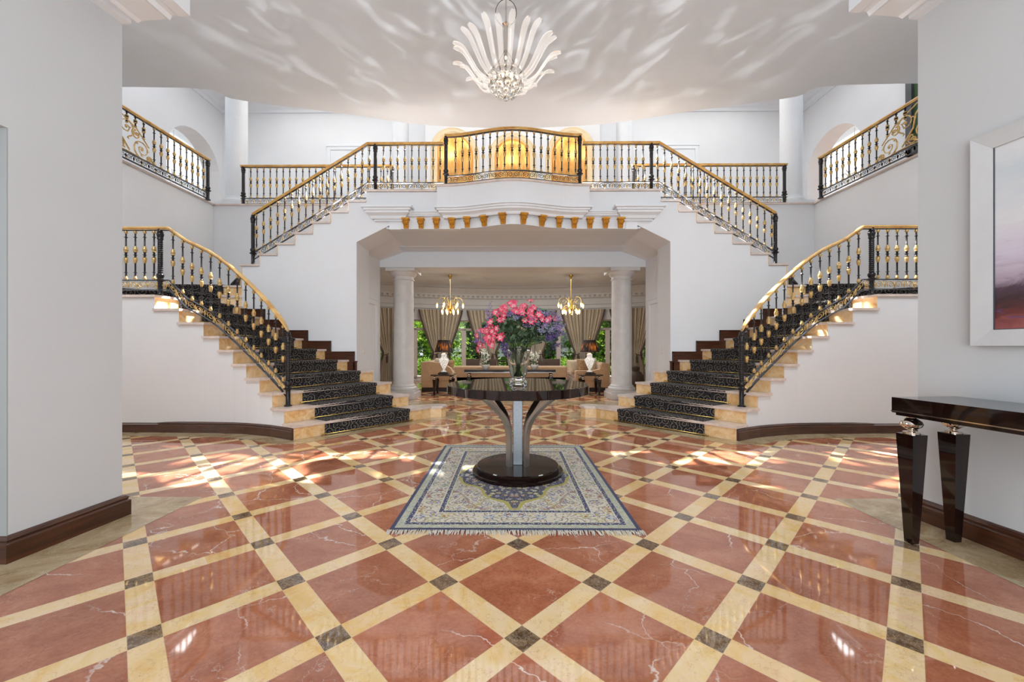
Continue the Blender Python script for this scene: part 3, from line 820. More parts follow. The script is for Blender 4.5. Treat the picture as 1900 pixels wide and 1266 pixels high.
# ------------------------------------------------------------------ bridge, balcony, mouldings
mb = MB()
mb.box(-2.24, 2.24, YW + .0, 8.9, 3.36, ZU - .04)
struct(mb.build('wall_bridge', 'wall'))
mb = MB()
xs = [-1.34 + 2.68 * i / 36 for i in range(37)]
poly = [(x, ybal(x)) for x in xs] + [(1.34, YW + .01), (-1.34, YW + .01)]
mb.prism(poly, 3.66, ZU - .035)
struct(mb.build('wall_balcony', 'wall'))
mb = MB()
poly = [(x, ybal(x) - .03) for x in xs]; poly[0] = (-1.37, poly[0][1]); poly[-1] = (1.37, poly[-1][1])
mb.prism(poly + [(1.37, YW - .03), (1.37, YW + .01), (-1.37, YW + .01), (-1.37, YW - .03)], ZU - .035, ZU)
mb.box(-XK(21) * -1 - .03, -1.36, YW - .03, 8.0, ZU - .035, ZU); mb.box(1.36, -XK(21) + .03, YW - .03, 8.0, ZU - .035, ZU)
mb.box(-1.4, 1.4, YW, 8.6, ZU - .03, ZU - .002)
struct(mb.build('floor_balcony', 'nosing'))
# upper gallery floors
mb = MB()
mb.box(-8.6, 8.6, YB + .01, 11.4, ZG - .15, ZG - .03)
mb.box(-8.6, -XW, 1.5, YB + .3, ZG - .15, ZG - .03); mb.box(XW, 8.6, 1.5, YB + .3, ZG - .15, ZG - .03)
struct(mb.build('floor_gallery', 'wall'))
mb = MB()
for sx in (1, -1):
    def bx(x0, x1, *a): mb.box(min(sx * x0, sx * x1), max(sx * x0, sx * x1), *a)
    bx(-XW, -2.3, YB - .03, YB + .3, ZG - .03, ZG); bx(-XW - .3, -XW + .03, 1.5, YB, ZG - .03, ZG)
mb.box(-2.3, 2.3, YB + .04, YB + .3, ZU, ZG)
mb.box(-8.6, 8.6, YB + .2, 11.4, ZG - .03, ZG - .001)
struct(mb.build('trim_5', 'nosing'))

CY = [(0, 0), (.02, 0), (.035, .02), (.045, .045), (.075, .065), (.115, .085), (.12, .115), (.15, .12), (.155, .15), (.19, .155), (.19, .19), (0, .19)]
def moulding(path, prof, name, mat='trim', z=0, sx=1, smooth=False):
    mb = MB(); mb.sweep([(p[0], p[1], z) for p in path], prof, smooth=smooth); return mb.build(name, mat, None, sx)
# path runs left->right so the right-hand normal faces the camera (-y)
def scaled(pr, kd, kz): return [(d * kd, h * kz) for d, h in pr]
cp = [(-1.22, YW)] + [(x * .91, ybal(x) + .13) for x in xs] + [(1.22, YW)]
struct(moulding(cp, scaled(CY, .85, .95), 'trim_6', z=3.49))
for sx in (1, -1):
    struct(moulding([(-1.8, YW), (-1.2, YW)] if False else [(-2.26, YW - .0), (-1.1, YW - .0)], scaled(CY, .6, .75), f'trim_{7 if sx > 0 else 8}', z=3.49, sx=sx) if sx > 0 else moulding([(-2.26, YW), (-1.1, YW)], scaled(CY, .6, .75), 'trim_8', z=3.49, sx=sx))
    mb = MB(); mb.sweep([(-2.52, YW, 3.49), (-2.52, YW - .07, 3.49), (-1.95, YW - .07, 3.49), (-1.95, YW, 3.49)], scaled(CY, .85, 1.1))
    struct(mb.build(f'trim_{9 if sx > 0 else 10}', 'trim', None, sx))
    mb = MB(); mb.box(-2.5, -1.97, YW - .06, YW, 3.46, 3.69); mb.box(-2.24, -2.03, YW - .02, YW + .1, 3.32, 3.5); mb.box(-2.03, -.93, YW - .012, YW + .12, 3.33, 3.5)
    struct(mb.build(f'trim_{11 if sx > 0 else 12}', 'trim', None, sx))
mb = MB(); fr = [(x * .70, ybal(x) + .17) for x in xs]
mb.prism(fr + [(.94, YW + .1), (-.94, YW + .1)], 3.33, 3.66); struct(mb.build('trim_13', 'trim'))

def corbel(x, y, ang, lab):
    mb = MB()
    pl = [(0, -.015), (-.035, -.02), (-.05, .01), (-.045, .035), (-.07, .055), (-.085, .085), (-.08, .11), (-.10, .115), (-.10, .145), (0, .145)]
    w = .052
    for a in (-1, 1): pass
    # body (tapered side profile)
    L = [mb.v((-w * (.80 + .20 * (z / .14)), py, z)) for py, z in pl]; Rr = [mb.v((w * (.80 + .20 * (z / .14)), py, z)) for py, z in pl]
    n = len(pl); mb.f(L); mb.f(Rr[::-1])
    for i in range(n): mb.f([L[i], L[(i + 1) % n], Rr[(i + 1) % n], Rr[i]])
    mb.box(-.066, .066, -.115, 0, .130, .155)
    for dx in (-.034, 0, .034): mb.tube([(dx, -.055, .01), (dx, -.055, .04), (dx, -.085, .07), (dx, -.092, .11)], .008, 5)
    for dx in (-.05, .05): mb.tube([(dx, -.075 + .02 * cos(a), .09 + .02 * sin(a)) for a in [k * .9 for k in range(8)]], .006, 4)
    bmesh.ops.rotate(mb.bm, verts=mb.bm.verts, cent=(0, 0, 0), matrix=Matrix.Rotation(ang, 3, 'Z'))
    bmesh.ops.translate(mb.bm, verts=mb.bm.verts, vec=(x, y, 3.352))
    o = mb.build('corbel', 'corbel'); tag(o, lab, 'corbel', 'gold corbels under the balcony')
lk = ['first', 'second', 'third', 'fourth', 'fifth', 'sixth', 'seventh', 'eighth', 'ninth', 'tenth', 'eleventh', 'twelfth', 'thirteenth', 'fourteenth']
cx_ = [-1.93, -1.66, -1.38, -1.10, -.82, -.50, -.17, .17, .50, .82, 1.10, 1.38, 1.66, 1.93]
for i, x in enumerate(cx_):
    if abs(x) < .9:
        y = 6.9 if False else ybal(x / .70) + .17; sl = (ybal((x + .02) / .70) - ybal((x - .02) / .70)) / .04; ang = math.atan(sl)
    else: y = YW - .012; ang = 0
    corbel(x, y, ang, f'{lk[i]} gold scroll corbel from the left under the white balcony')

# portal beam, columns
mb = MB(); mb.box(-3.15, 3.15, 8.92, 9.6, 2.985, 3.5); struct(mb.build('wall_beam', 'soffit'))
mb = MB(); mb.box(-3.0, 3.0, 8.44, 8.93, 3.33, 3.7); mb.box(-2.3, 2.3, 7.2, 8.6, 3.335, 3.365); struct(mb.build('ceiling_portal', 'soffit'))

def column(x, y, z0, z1, r, label, mat, group, ab=1):
    mb = MB(); h = z1 - z0
    w = r * 1.42
    mb.box(x - w, x + w, y - w, y + w, z0, z0 + .14, 0, .004); mb.box(x - w * .93, x + w * .93, y - w * .93, y + w * .93, z0 + .14, z0 + .2, 0, .004)
    mb.lathe([(r * 1.28, .2), (r * 1.34, .215), (r * 1.34, .25), (r * 1.26, .27), (r * 1.15, .28), (r * 1.16, .30), (r * 1.05, .32), (r, .35), (r, h * .5), (r * .965, h - .26), (r * 1.06, h - .25), (r * 1.06, h - .23), (r * .98, h - .22), (r * .98, h - .17), (r * 1.12, h - .15), (r * 1.28, h - .10), (r * 1.34, h - .07)], (x, y, z0), 40)
    mb.box(x - w, x + w, y - w, y + w, z1 - .07, z1, 0, .003)
    o = mb.build('column', mat); tag(o, label, 'column', group); o['kind'] = 'thing'; return o
column(-2.54, 9.28, 0, 2.985, .232, 'left grey stone column at the portal into the living room', 'stone_col', 'portal columns')
column(2.54, 9.28, 0, 2.985, .232, 'right grey stone column at the portal into the living room', 'stone_col', 'portal columns')
def upcol(x, y, r, label):
    mb = MB(); w = r * 1.4
    mb.box(x - w, x + w, y - w * 1.0, y + w, ZG, ZG + .07, 0, .003)
    mb.lathe([(r * 1.3, .07), (r * 1.34, .10), (r * 1.28, .14), (r * 1.12, .16), (r * 1.04, .20), (r, .24), (r, 3.5)], (x, y, ZG), 40)
    o = mb.build('column', 'trim'); tag(o, label, 'column', 'white upper gallery columns'); o['kind'] = 'thing'
upcol(-6.09, 8.74, .21, 'white round column at the corner of the left upper gallery'); upcol(6.09, 8.74, .21, 'white round column at the corner of the right upper gallery')
upcol(-2.76, 9.8, .20, 'white round column behind the balcony, left of the golden niches'); upcol(2.76, 9.8, .20, 'white round column behind the balcony, right of the golden niches')

# ------------------------------------------------------------------ upper storey shell
def arch_pts(cx, w, zs, n=16):
    """half circle points from right to left, springing zs, radius w"""
    return [(cx + w * cos(PI * k / n), zs + w * sin(PI * k / n)) for k in range(n + 1)]
def arch_wall(mb, T, u0, u1, z0, z1, cu, w, zs, zb, depth, m=0, mrev=0, rise=None):
    """wall facet with an arched hole. T maps (u, v_depth, z) -> xyz"""
    n = 16; k_ = (rise / w) if rise else 1
    arc = [(cu + w * cos(PI * k / n), zs + w * k_ * sin(PI * k / n)) for k in range(n + 1)]
    for d in (0, depth):
        def q(pts): mb.f([mb.v(T(u, d, z)) for u, z in pts], m)
        q([(u0, z0), (cu - w, z0), (cu - w, z1), (u0, z1)]); q([(cu + w, z0), (u1, z0), (u1, z1), (cu + w, z1)])
        if zb > z0 + .001: q([(cu - w, z0), (cu + w, z0), (cu + w, zb), (cu - w, zb)])
        for a, b in zip(arc, arc[1:]): q([(a[0], a[1]), (a[0], z1), (b[0], z1), (b[0], b[1])])
    # reveals
    hole = [(cu - w, zb), (cu + w, zb)] + arc
    for a, b in zip(hole, hole[1:] + hole[:1]):
        mb.f([mb.v(T(a[0], 0, a[1])), mb.v(T(b[0], 0, b[1])), mb.v(T(b[0], depth, b[1])), mb.v(T(a[0], depth, a[1]))], mrev)
XO = 8.05; YO = 11.0; ZC = 8.05
mb = MB(); mb.box(-XO - .5, XO + .5, YO, YO + .3, ZG, ZC + .1); struct(mb.build('wall_upper_back', 'wall'))
for sx in (1, -1):
    sd = SIDE[sx]
    mb = MB(); arch_wall(mb, lambda u, d, z: (-XO - d, u, z), 8.6, YO + .3, ZG, ZC + .1, 10.05, .85, 5.85, ZG, .45)
    mb.box(-XO - .45, -XO, 1.5, 8.6, ZG, ZC + .1)
    struct(mb.build(f'wall_upper_{sd}', 'wall', None, sx, recalc=False))
    mb = MB(); mb.box(-XO - 1.6, -XO - 1.5, 7, 13.5, ZG, ZC); mb.box(-XO - 1.6, -XO - .2, 12.5, 12.6, ZG, ZC); mb.box(-XO - 1.6, -XO - .2, 7.0, 7.1, ZG, ZC); struct(mb.build(f'wall_corridor_{sd}', 'bright', None, sx))
    path = [(-XO, 1.5), (-XO, YO), (0, YO)]
    mb = MB(); mb.sweep([(x, y, 7.68) for x, y in path], [(0, 0), (.04, 0), (.05, .08), (.10, .11), (.12, .18), (.22, .26), (.24, .30), (.30, .31), (.30, .37), (0, .37)])
    struct(mb.build(f'trim_{14 if sx > 0 else 15}', 'trim', None, sx))
    # door on the upper back wall
    xd0, xd1 = -5.12, -4.0
    mb = MB(); z1 = ZG + 2.5
    mb.box(xd0, xd0 + .09, YO - .04, YO, ZG, z1); mb.box(xd1 - .09, xd1, YO - .04, YO, ZG, z1); mb.box(xd0 + .09, xd1 - .09, YO - .04, YO, z1 - .09, z1); mb.box(xd0 - .02, xd1 + .02, YO - .055, YO, z1, z1 + .03)
    mb.box(xd0 + .09, xd1 - .09, YO - .02, YO, ZG, z1 - .09)
    for za, zb in ((.2, 1.0), (1.15, 2.25)): mb.sweep([(xd0 + .25, YO - .02, ZG + za)] * 2, [(0, 0)] * 3) if False else mb.box(xd0 + .25, xd1 - .25, YO - .03, YO, ZG + za, ZG + zb, 0, .008)
    struct(mb.build(f'door_{1 if sx > 0 else 2}', 'trim', None, sx))
    # small wall sconce chandelier seen through the arch
    sc = thing('crystal_chandelier', f'small crystal chandelier glowing beyond the arch of the {sd} upper gallery', 'chandelier', (sx * -8.9, 10.4, 5.75))
    mb = MB(); mb.tube([(-8.9, 10.4, 6.9), (-8.9, 10.4, 5.9)], .008, 6); 
    for k in range(6):
        a = k * PI / 3; mb.tube([(-8.9, 10.4, 5.75), (-8.9 + .12 * cos(a), 10.4 + .12 * sin(a), 5.68), (-8.9 + .22 * cos(a), 10.4 + .22 * sin(a), 5.8)], .008, 5)
    mb.build('frame', 'chrome', sc, sx)
    mb = MB()
    for k in range(6):
        a = k * PI / 3; mb.lathe([(.02, 0), (.028, .04), (.012, .1)], (-8.9 + .22 * cos(a), 10.4 + .22 * sin(a), 5.81), 8)
    mb.build('bulbs', 'bulb', sc, sx)
    mb = MB()
    for k in range(12):
        a = k * PI / 6; mb.ball((-8.9 + .14 * cos(a), 10.4 + .14 * sin(a), 5.6 - .02 * (k % 3)), .03, 8)
    mb.build('crystals', 'crystal', sc, sx)
# upper ceiling
mb = MB(); mb.box(-9.8, 9.8, -8, 12.6, ZC + .0, ZC + .15); struct(mb.build('ceiling_upper', 'trim'))
# dark framed window on the right upper side wall
w = MB(); w.box(XO - .05, XO, 6.6, 8.12, ZG + .9, ZC - .5, 1)
for y in (6.6, 7.3, 8.06): w.box(XO - .09, XO - .03, y - .06, y + .06, ZG + .8, ZC - .45, 0)
w.box(XO - .09, XO - .03, 6.6, 8.12, ZG + .8, ZG + .92, 0)
struct(w.build('window_8', ['dark_frame', 'leaf_dark']))

# niches
def niche(cx, cy, ang, label, items):
    t = thing('wall_niche', label, 'niche', (cx, cy, ZG), 'golden arched niches')
    w = .44; zs = 5.97; n = 20
    T = lambda x, y, z: (cx + x * cos(ang) - y * sin(ang), cy + x * sin(ang) + y * cos(ang), z)
    # gold recess: half cylinder + quarter dome
    mb = MB()
    mb.grid(lambda a, b: T(-w * cos(PI * a), .55 * w * 1.0 * sin(PI * a), ZG + .2 + (zs - ZG - .2) * b), 20, 4)
    mb.grid(lambda a, b: T(-w * cos(PI * a) * cos(PI / 2 * b), .55 * w * sin(PI * a) * cos(PI / 2 * b), zs + w * sin(PI / 2 * b)), 20, 8)
    mb.build('gold_recess', 'niche', t, recalc=False)
    mb = MB()   # moulding frame: strip around the arch
    path = [(-w, ZG)] + [(-w * cos(PI * k / n), zs + w * sin(PI * k / n)) for k in range(n + 1)] + [(w, ZG)]
    prof = [(0, 0), (0, -.05), (.04, -.07), (.09, -.055), (.13, -.065), (.15, -.03), (.15, .02)]
    rings = []
    for i, (x, z) in enumerate(path):
        a = path[max(0, i - 1)]; b = path[min(len(path) - 1, i + 1)]; tx, tz = b[0] - a[0], b[1] - a[1]; l = math.hypot(tx, tz); nx, nz = -tz / l, tx / l
        if i == 0 or i == len(path) - 1: nx, nz = (-1, 0) if i == 0 else (1, 0)
        rings.append([mb.v(T(x + nx * d, yy, z + nz * d)) for d, yy in prof])
    for A, B in zip(rings, rings[1:]):
        for j in range(len(prof) - 1): mb.f([A[j], A[j + 1], B[j + 1], B[j]], 0, True)
    mb.build('frame', 'niche_frame', t, recalc=False)
    mb = MB(); mb.prism([T(x, y, 0)[:2] for x, y in [(-w, 0)] + [(-w * cos(PI * k / 12), .55 * w * sin(PI * k / 12)) for k in range(13)] + [(w, 0)]][1:], ZG + .18, ZG + .2); mb.build('base', 'niche_frame', t)
    if items:
        mb = MB(); sh = [(-w * .98 * cos(PI * k / 12), .53 * w * sin(PI * k / 12)) for k in range(13)]
        for z in (4.95, 5.2 - .1): pass
        mb.prism([T(x, y, 0)[:2] for x, y in sh], 5.0, 5.012); mb.build('glass_shelf', 'glass', t)
    l = bpy.data.lights.new('niche_light', 'POINT'); l.energy = 3; l.color = (1, .84, .6); l.shadow_soft_size = .05
    lo = bpy.data.objects.new('niche_light', l); COL.objects.link(lo); lo.location = T(0, .06, zs + .1)
    return t
niche(-1.40, 9.75, .30, 'left golden arched niche partly hidden behind the balcony railing', True)
niche(0, 9.98, 0, 'central golden arched niche holding a gilt flower ornament', False)
niche(1.40, 9.75, -.30, 'right golden arched niche with a glass shelf', True)
# curved wall carrying the niches: three facets with arch holes
mb = MB()
for (cx, cy, ang, hw) in ((-1.40, 9.75, .30, .73), (0, 9.98, 0, .73), (1.40, 9.75, -.30, .73)):
    arch_wall(mb, lambda u, d, z, cx=cx, cy=cy, ang=ang: (cx + u * cos(ang) - d * sin(ang), cy + u * sin(ang) + d * cos(ang), z), -hw, hw, ZG, 7.6, 0, .44, 5.97, ZG + .01, .10)
mb.box(-2.1, 2.1, 10.35, 10.6, ZG, 7.6)
struct(mb.build('wall_niches', 'wall', recalc=False))
o = MB()
rn = random.Random(3)
for k in range(16):
    a = PI * k / 15; r = .17
    o.tube([(0, 9.98, ZG + .62), (r * .6 * cos(a), 9.96, ZG + .64 + .10 * sin(a)), (r * 1.25 * cos(a), 9.97, ZG + .62 + .2 * sin(a))], [.014, .026, .012], 6)
    o.ball((r * 1.25 * cos(a), 9.97, ZG + .63 + .2 * sin(a)), .026, 6)
o.lathe([(.09, 0), (.10, .02), (.05, .05), (.04, .36), (.09, .42), (.12, .44)], (0, 9.98, ZG + .2), 14)
tag(o.build('gilt_ornament', 'gilt'), 'gilt fan shaped flower ornament standing in the central golden niche', 'ornament')

# hall ceiling slab with bowed far edge
ZS = 5.6
edge = [(-9.7, 6.70), (-5.56, 6.72), (-5.0, 7.02), (-4.2, 7.24), (-3.28, 7.46), (-2.33, 7.74), (-1.43, 7.92), (0, 8.02)]
ed = smooth_path(edge, 4); ed = ed + [(-x, y) for x, y in ed[-2::-1]]
mb = MB(); mb.prism(ed + [(9.7, -8), (-9.7, -8)], ZS, ZS + .3)
struct(mb.build('ceiling_hall', 'ceil'))

# ------------------------------------------------------------------ floor
mb = MB(); mb.box(-12, 12, -8, 15.4, -.05, 0); struct(mb.build('floor', 'floor'))
mb = MB()
E1 = .0015
def flat(poly, z=E1): mb.f([mb.v((x, y, z)) for x, y in poly])
for s in (1, -1):
    flat([(s * -2.5, -3), (s * -2.5, 3.155), (s * -6.4, 3.155), (s * -6.4, 2.78), (s * -3.3, 2.78), (s * -3.3, -3)])
    # strip following the stair string and around the first step
    cur = smooth_path([(x, y) for x, y in base_curve()], 3) + [(-2.56, 5.40), (-2.1, 5.93), (-1.65, 6.45), I[1], (-1.16, 6.78), (-1.2, 7.0), (-1.9, 7.5)]
    off = []
    for i, p in enumerate(cur):
        a = cur[max(0, i - 1)]; b = cur[min(len(cur) - 1, i + 1)]; t = Vector((b[0] - a[0], b[1] - a[1])).normalized(); off.append((p[0] + t.y * .27, p[1] - t.x * .27))
    for i in range(len(cur) - 1): flat([(s * q[0], q[1]) for q in (cur[i], cur[i + 1], off[i + 1], off[i])])
flat([(-3.0, 8.2), (3.0, 8.2), (3.0, 8.75), (-3.0, 8.75)], E1 + .0004)
struct(mb.build('trim_16', 'border', recalc=False))
# thin dark joint between border and field is left to the stone

# ------------------------------------------------------------------ near walls with doorway, baseboard, crown
def nx_(y): return -2.80 - .084 * (2.8 - y)
for sx in (1, -1):
    sd = SIDE[sx]
    mb = MB(); A, B = nx_(2.8), nx_(2.2); C_ = nx_(.9); D = nx_(-3)
    mb.prism([(A, 2.8), (B, 2.2), (B - .9, 2.2), (-XW - .3, 2.8)], 0, 3.9)
    if sx > 0:   # doorway beside the camera on the left
        mb.prism([(B, 2.2), (C_, .9), (C_ - .9, .9), (B - .9, 2.2)], 2.42, 3.9)
    else:
        mb.prism([(B, 2.2), (C_, .9), (C_ - .5, .9), (B - .9, 2.2)], 0, 3.9)
    mb.prism([(C_, .9), (D, -3), (D - .5, -3), (C_ - .5, .9)], 0, 3.9)
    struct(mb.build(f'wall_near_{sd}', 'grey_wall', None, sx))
    if sx > 0: mb = MB(); mb.box(B - .9, B - .001, 2.194, 2.2, .14, 2.418); struct(mb.build('wall_reveal_shade', 'recess', None))  # thin darker panel: shade of the reveal put into the colour
    bp = [(0, 0), (.032, 0), (.032, .105), (.020, .115), (.026, .128), (.014, .142), (0, .148)]
    mb = MB()
    if sx > 0: mb.sweep([(B - .9, 2.2, 0), (B, 2.2, 0), (A, 2.8, 0), (A - .6, 2.8, 0)], bp)
    else: mb.sweep([(D, -3, 0), (A, 2.8, 0), (A - .6, 2.8, 0)], bp)
    struct(mb.build(f'baseboard_near_{sd}', 'mahog', None, sx))
    mb = MB(); mb.sweep([(D, -3, 3.485), (A, 2.8, 3.485)], [(0, 0), (.07, 0), (.07, .025), (.12, .025), (.12, .0), (.15, .012), (.34, .012), (.37, .0), (.385, .03), (.42, .03), (.44, .02), (.52, .02), (.52, .14), (0, .14)])
    struct(mb.build(f'trim_{17 if sx > 0 else 18}', 'trim', None, sx))

# ------------------------------------------------------------------ living room
RC, YCN = 10.5, 4.46
DA = .1686
ZL = 3.42
def bow(ang, r=RC): return (r * sin(ang), YCN + r * cos(ang))
mb = MB(); wins = []
for i in range(-3, 4):
    a0, a1 = (i - .5) * DA, (i + .5) * DA
    p0, p1 = Vector(bow(a0)), Vector(bow(a1)); L_ = (p1 - p0).length; t = (p1 - p0).normalized(); n = Vector((-t.y, t.x))
    T = lambda u, d, z, p0=p0, t=t, n=n: (p0.x + t.x * u + n.x * d, p0.y + t.y * u + n.y * d, z)
    arch_wall(mb, T, 0, L_, 0, ZL, L_ / 2, .66, 1.86, 0.03, .18, rise=.32)
    wins.append((T, L_))
struct(mb.build('wall_bow', 'living', recalc=False))
for idx, (T, L_) in enumerate(wins):
    c = L_ / 2
    fr = MB()
    def bar(u0, u1, z0, z1, d0=.06, d1=.12):
        vs = [fr.v(T(u, d, z)) for z in (z0, z1) for (u, d) in ((u0, d0), (u1, d0), (u1, d1), (u0, d1))]
        for q in ((3, 2, 1, 0), (4, 5, 6, 7), (0, 1, 5, 4), (1, 2, 6, 5), (2, 3, 7, 6), (3, 0, 4, 7)): fr.f([vs[k] for k in q])
    bar(c - .66, c - .58, 0, 1.9); bar(c + .58, c + .66, 0, 1.9); bar(c - .10, c + .06, 0, 1.86); bar(c - .66, c + .66, 1.80, 1.88); bar(c - .66, c + .66, 0, .12)
    arc = [(c + .64 * cos(PI * k / 12), 1.86 + .30 * sin(PI * k / 12)) for k in range(13)]
    for a, b in zip(arc, arc[1:]): fr.tube([T(a[0], .09, a[1]), T(b[0], .09, b[1])], .025, 4)
    w = struct(fr.build(f'window_{idx + 1}', 'frame_paint'))
    g_ = MB(); g_.f([g_.v(T(u, .09, z)) for u, z in [(c - .62, .05), (c + .62, .05)] + arc]); g_.build('pane', 'pane', w, recalc=False)
# side walls, ceiling of the living room
mb = MB(); e = bow(3.5 * DA)
for s in (1, -1):
    x0 = s * e[0]; mb.box(min(x0, x0 + s * .2), max(x0, x0 + s * .2), 8.9, e[1] + .1, 0, ZL)
    mb.box(min(s * 3.0, s * 6.2), max(s * 3.0, s * 6.2), 8.92, 9.0, 0, ZL)
struct(mb.build('wall_living', 'living'))
mb = MB(); mb.box(-6.5, 6.5, 8.92, 15.2, ZL, ZL + .2); struct(mb.build('ceiling_living', 'ceil'))
arcp = [bow(-3.5 * DA + 7 * DA * k / 56) for k in range(57)]
mb = MB(); mb.sweep([(x, y, 2.52) for x, y in arcp], [(0, 0), (.05, 0), (.06, .06), (.10, .08), (.11, .20), (.14, .22), (.15, .42), (.19, .46), (.20, .52), (.26, .54), (.27, .60), (.34, .72), (.36, .80), (.42, .82), (.42, .90), (0, .90)])
n = 66
for k in range(n):
    a = -3.4 * DA + 6.8 * DA * (k + .5) / n; x, y = bow(a, RC - .16); t = Vector((cos(a), -sin(a))); q = Vector((-sin(a), -cos(a)))
    c0 = [Vector((x, y)) - t * .05, Vector((x, y)) + t * .05]; c1 = [p + q * .10 for p in c0]
    mb.prism([tuple(c0[0]), tuple(c0[1]), tuple(c1[1]), tuple(c1[0])], 2.97, 3.08)
struct(mb.build('trim_19', 'beige_trim', None, recalc=True))

# curtains: two swagged panels per pier
def curtain(pier, side, label):
    a = pier * DA; bx, by = bow(a, RC - .22); t = Vector((cos(a), -sin(a))); q = Vector((-sin(a), -cos(a)))
    th = thing('curtain', label, 'curtain', (bx, by, 0), 'striped swagged curtains')
    def edges(v):   # v=0 top..1 floor -> outer half width, inner
        zt = .63
        if v < zt: k = v / zt; o_ = .80 - .50 * (k ** 1.25); i_ = .0 + .04 * k ** 2
        else: k = (v - zt) / (1 - zt); o_ = .30 + .13 * k ** .6; i_ = .04
        return i_, o_
    def fn(u, v):
        i_, o_ = edges(v); uu = i_ + (o_ - i_) * u
        amp = .035 * (1 - .55 * math.exp(-((v - .63) / .10) ** 2))
        d = amp * sin(u * 2 * PI * 9 + .8 * sin(v * 5)) + .05 * math.exp(-((v - .63) / .12) ** 2)
        p = Vector((bx, by)) + t * (side * uu) + q * d
        return (p.x, p.y, 2.54 - 2.50 * v)
    mb = MB(); mb.grid(fn, 72, 26, uvfn=lambda u, v: (u * .8, v * 2.5)); mb.build('drape', 'curtain', th, recalc=False)
    mb = MB(); mb.grid(lambda u, v: tuple(Vector(fn(1, v)) + Vector((t.x * side * (-.07 + .075 * u) - 0, t.y * side * (-.07 + .075 * u), 0)) + Vector((q.x, q.y, 0)) * .03), 2, 26, uvfn=lambda u, v: (u, v)); mb.build('border', 'curtain_trim', th, recalc=False)
    z = 2.54 - 2.5 * .63; mb = MB()
    p = Vector((bx, by)); pts = []
    for k in range(9):
        u = .10 + (.36 - .10) * k / 8; pp = p + t * (side * u) + q * (.12 + .03 * sin(PI * k / 8)); pts.append((pp.x, pp.y, z - .05 * sin(PI * k / 8)))
    mb.tube(pts, .016, 6)
    pp = p + t * (side * .15) + q * .14; mb.lathe([(.012, .0), (.03, -.03), (.028, -.07), (.04, -.10), (.045, -.30)], (pp.x, pp.y, z - .02), 10)
    mb.build('tieback', 'curtain_trim', th)
for pier, nm in ((-2.5, 'far left pier'), (-1.5, 'pier behind the left table lamp'), (-.5, 'pier left of the bouquet'), (.5, 'pier behind the bouquet'), (1.5, 'pier behind the right table lamp'), (2.5, 'far right pier')):
    for s_, sn in ((-1, 'left'), (1, 'right')): curtain(pier, s_, f'striped beige curtain tied back, {sn} half at the {nm}')

# ------------------------------------------------------------------ garden
mb = MB(); mb.box(-30, 30, 15.4, 45, -.12, -.06); g_ = mb.build('ground_lawn', 'lawn'); g_['kind'] = 'structure'
mb = MB(); mb.box(-14, 14, 13.0, 17.2, -.06, -.04); g_ = mb.build('ground_terrace', 'pave'); g_['kind'] = 'structure'
def leaf_cloud(n, rx, ry, rz, size, seed, shell=.45, mats=1):
    mb = MB(); rn = random.Random(seed)
    for i in range(n):
        while True:
            p = Vector((rn.uniform(-1, 1), rn.uniform(-1, 1), rn.uniform(-1, 1)))
            if shell < p.length < 1: break
        w = 1 + .25 * sin(p.x * 7 + seed) * cos(p.z * 6)
        c = Vector((p.x * rx * w, p.y * ry * w, p.z * rz * w)); s_ = size * rn.uniform(.6, 1.3)
        d = Vector((rn.gauss(0, 1), rn.gauss(0, 1), rn.gauss(0, .7) - .3)).normalized(); e_ = d.orthogonal().normalized(); e_.rotate(Matrix.Rotation(rn.uniform(0, 6.28), 3, d))
        m = rn.randrange(mats)
        mb.f([mb.v(c), mb.v(c + d * s_ * .5 + e_ * s_ * .28), mb.v(c + d * s_), mb.v(c + d * s_ * .5 - e_ * s_ * .28)], m)
    return mb
def to_mesh(mb, name, mats):
    me = bpy.data.meshes.new(name); mb.bm.to_mesh(me); mb.bm.free()
    for m in mats: me.materials.append(M[m])
    return me
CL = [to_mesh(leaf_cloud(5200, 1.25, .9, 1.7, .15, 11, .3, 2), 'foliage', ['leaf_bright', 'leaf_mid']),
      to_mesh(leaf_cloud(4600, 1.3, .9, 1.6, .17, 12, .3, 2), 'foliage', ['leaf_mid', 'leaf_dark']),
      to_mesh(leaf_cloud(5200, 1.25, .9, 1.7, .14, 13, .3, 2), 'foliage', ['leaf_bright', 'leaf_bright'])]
rn = random.Random(21)
spots = [(-7.2, 18.6, 0), (-5.2, 18.0, 2), (-3.4, 19.0, 0), (-1.7, 20.2, 1), (.2, 21.0, 0), (1.9, 20.0, 1), (3.6, 18.8, 0), (5.4, 18.2, 1), (7.3, 18.6, 2), (-6, 21.5, 1), (-4.0, 22.5, 1), (4.4, 22.5, 1), (6.4, 21.6, 0), (-2.6, 24, 2), (2.8, 24, 2), (0, 25, 1)]
kinds = ['bright lime green leafy tree', 'dark green leafy tree', 'yellow green leafy tree']
whr = ['seen through the outermost left window', 'through the second window from the left', 'left of the bouquet', 'behind the left flower bowl', 'behind the bouquet', 'behind the right flower bowl', 'right of the bouquet', 'behind the right column', 'seen at the far right window', 'in the second row at left', 'in the second row left of centre', 'in the second row right of centre', 'in the second row at right', 'far back left', 'far back right', 'far back at centre']
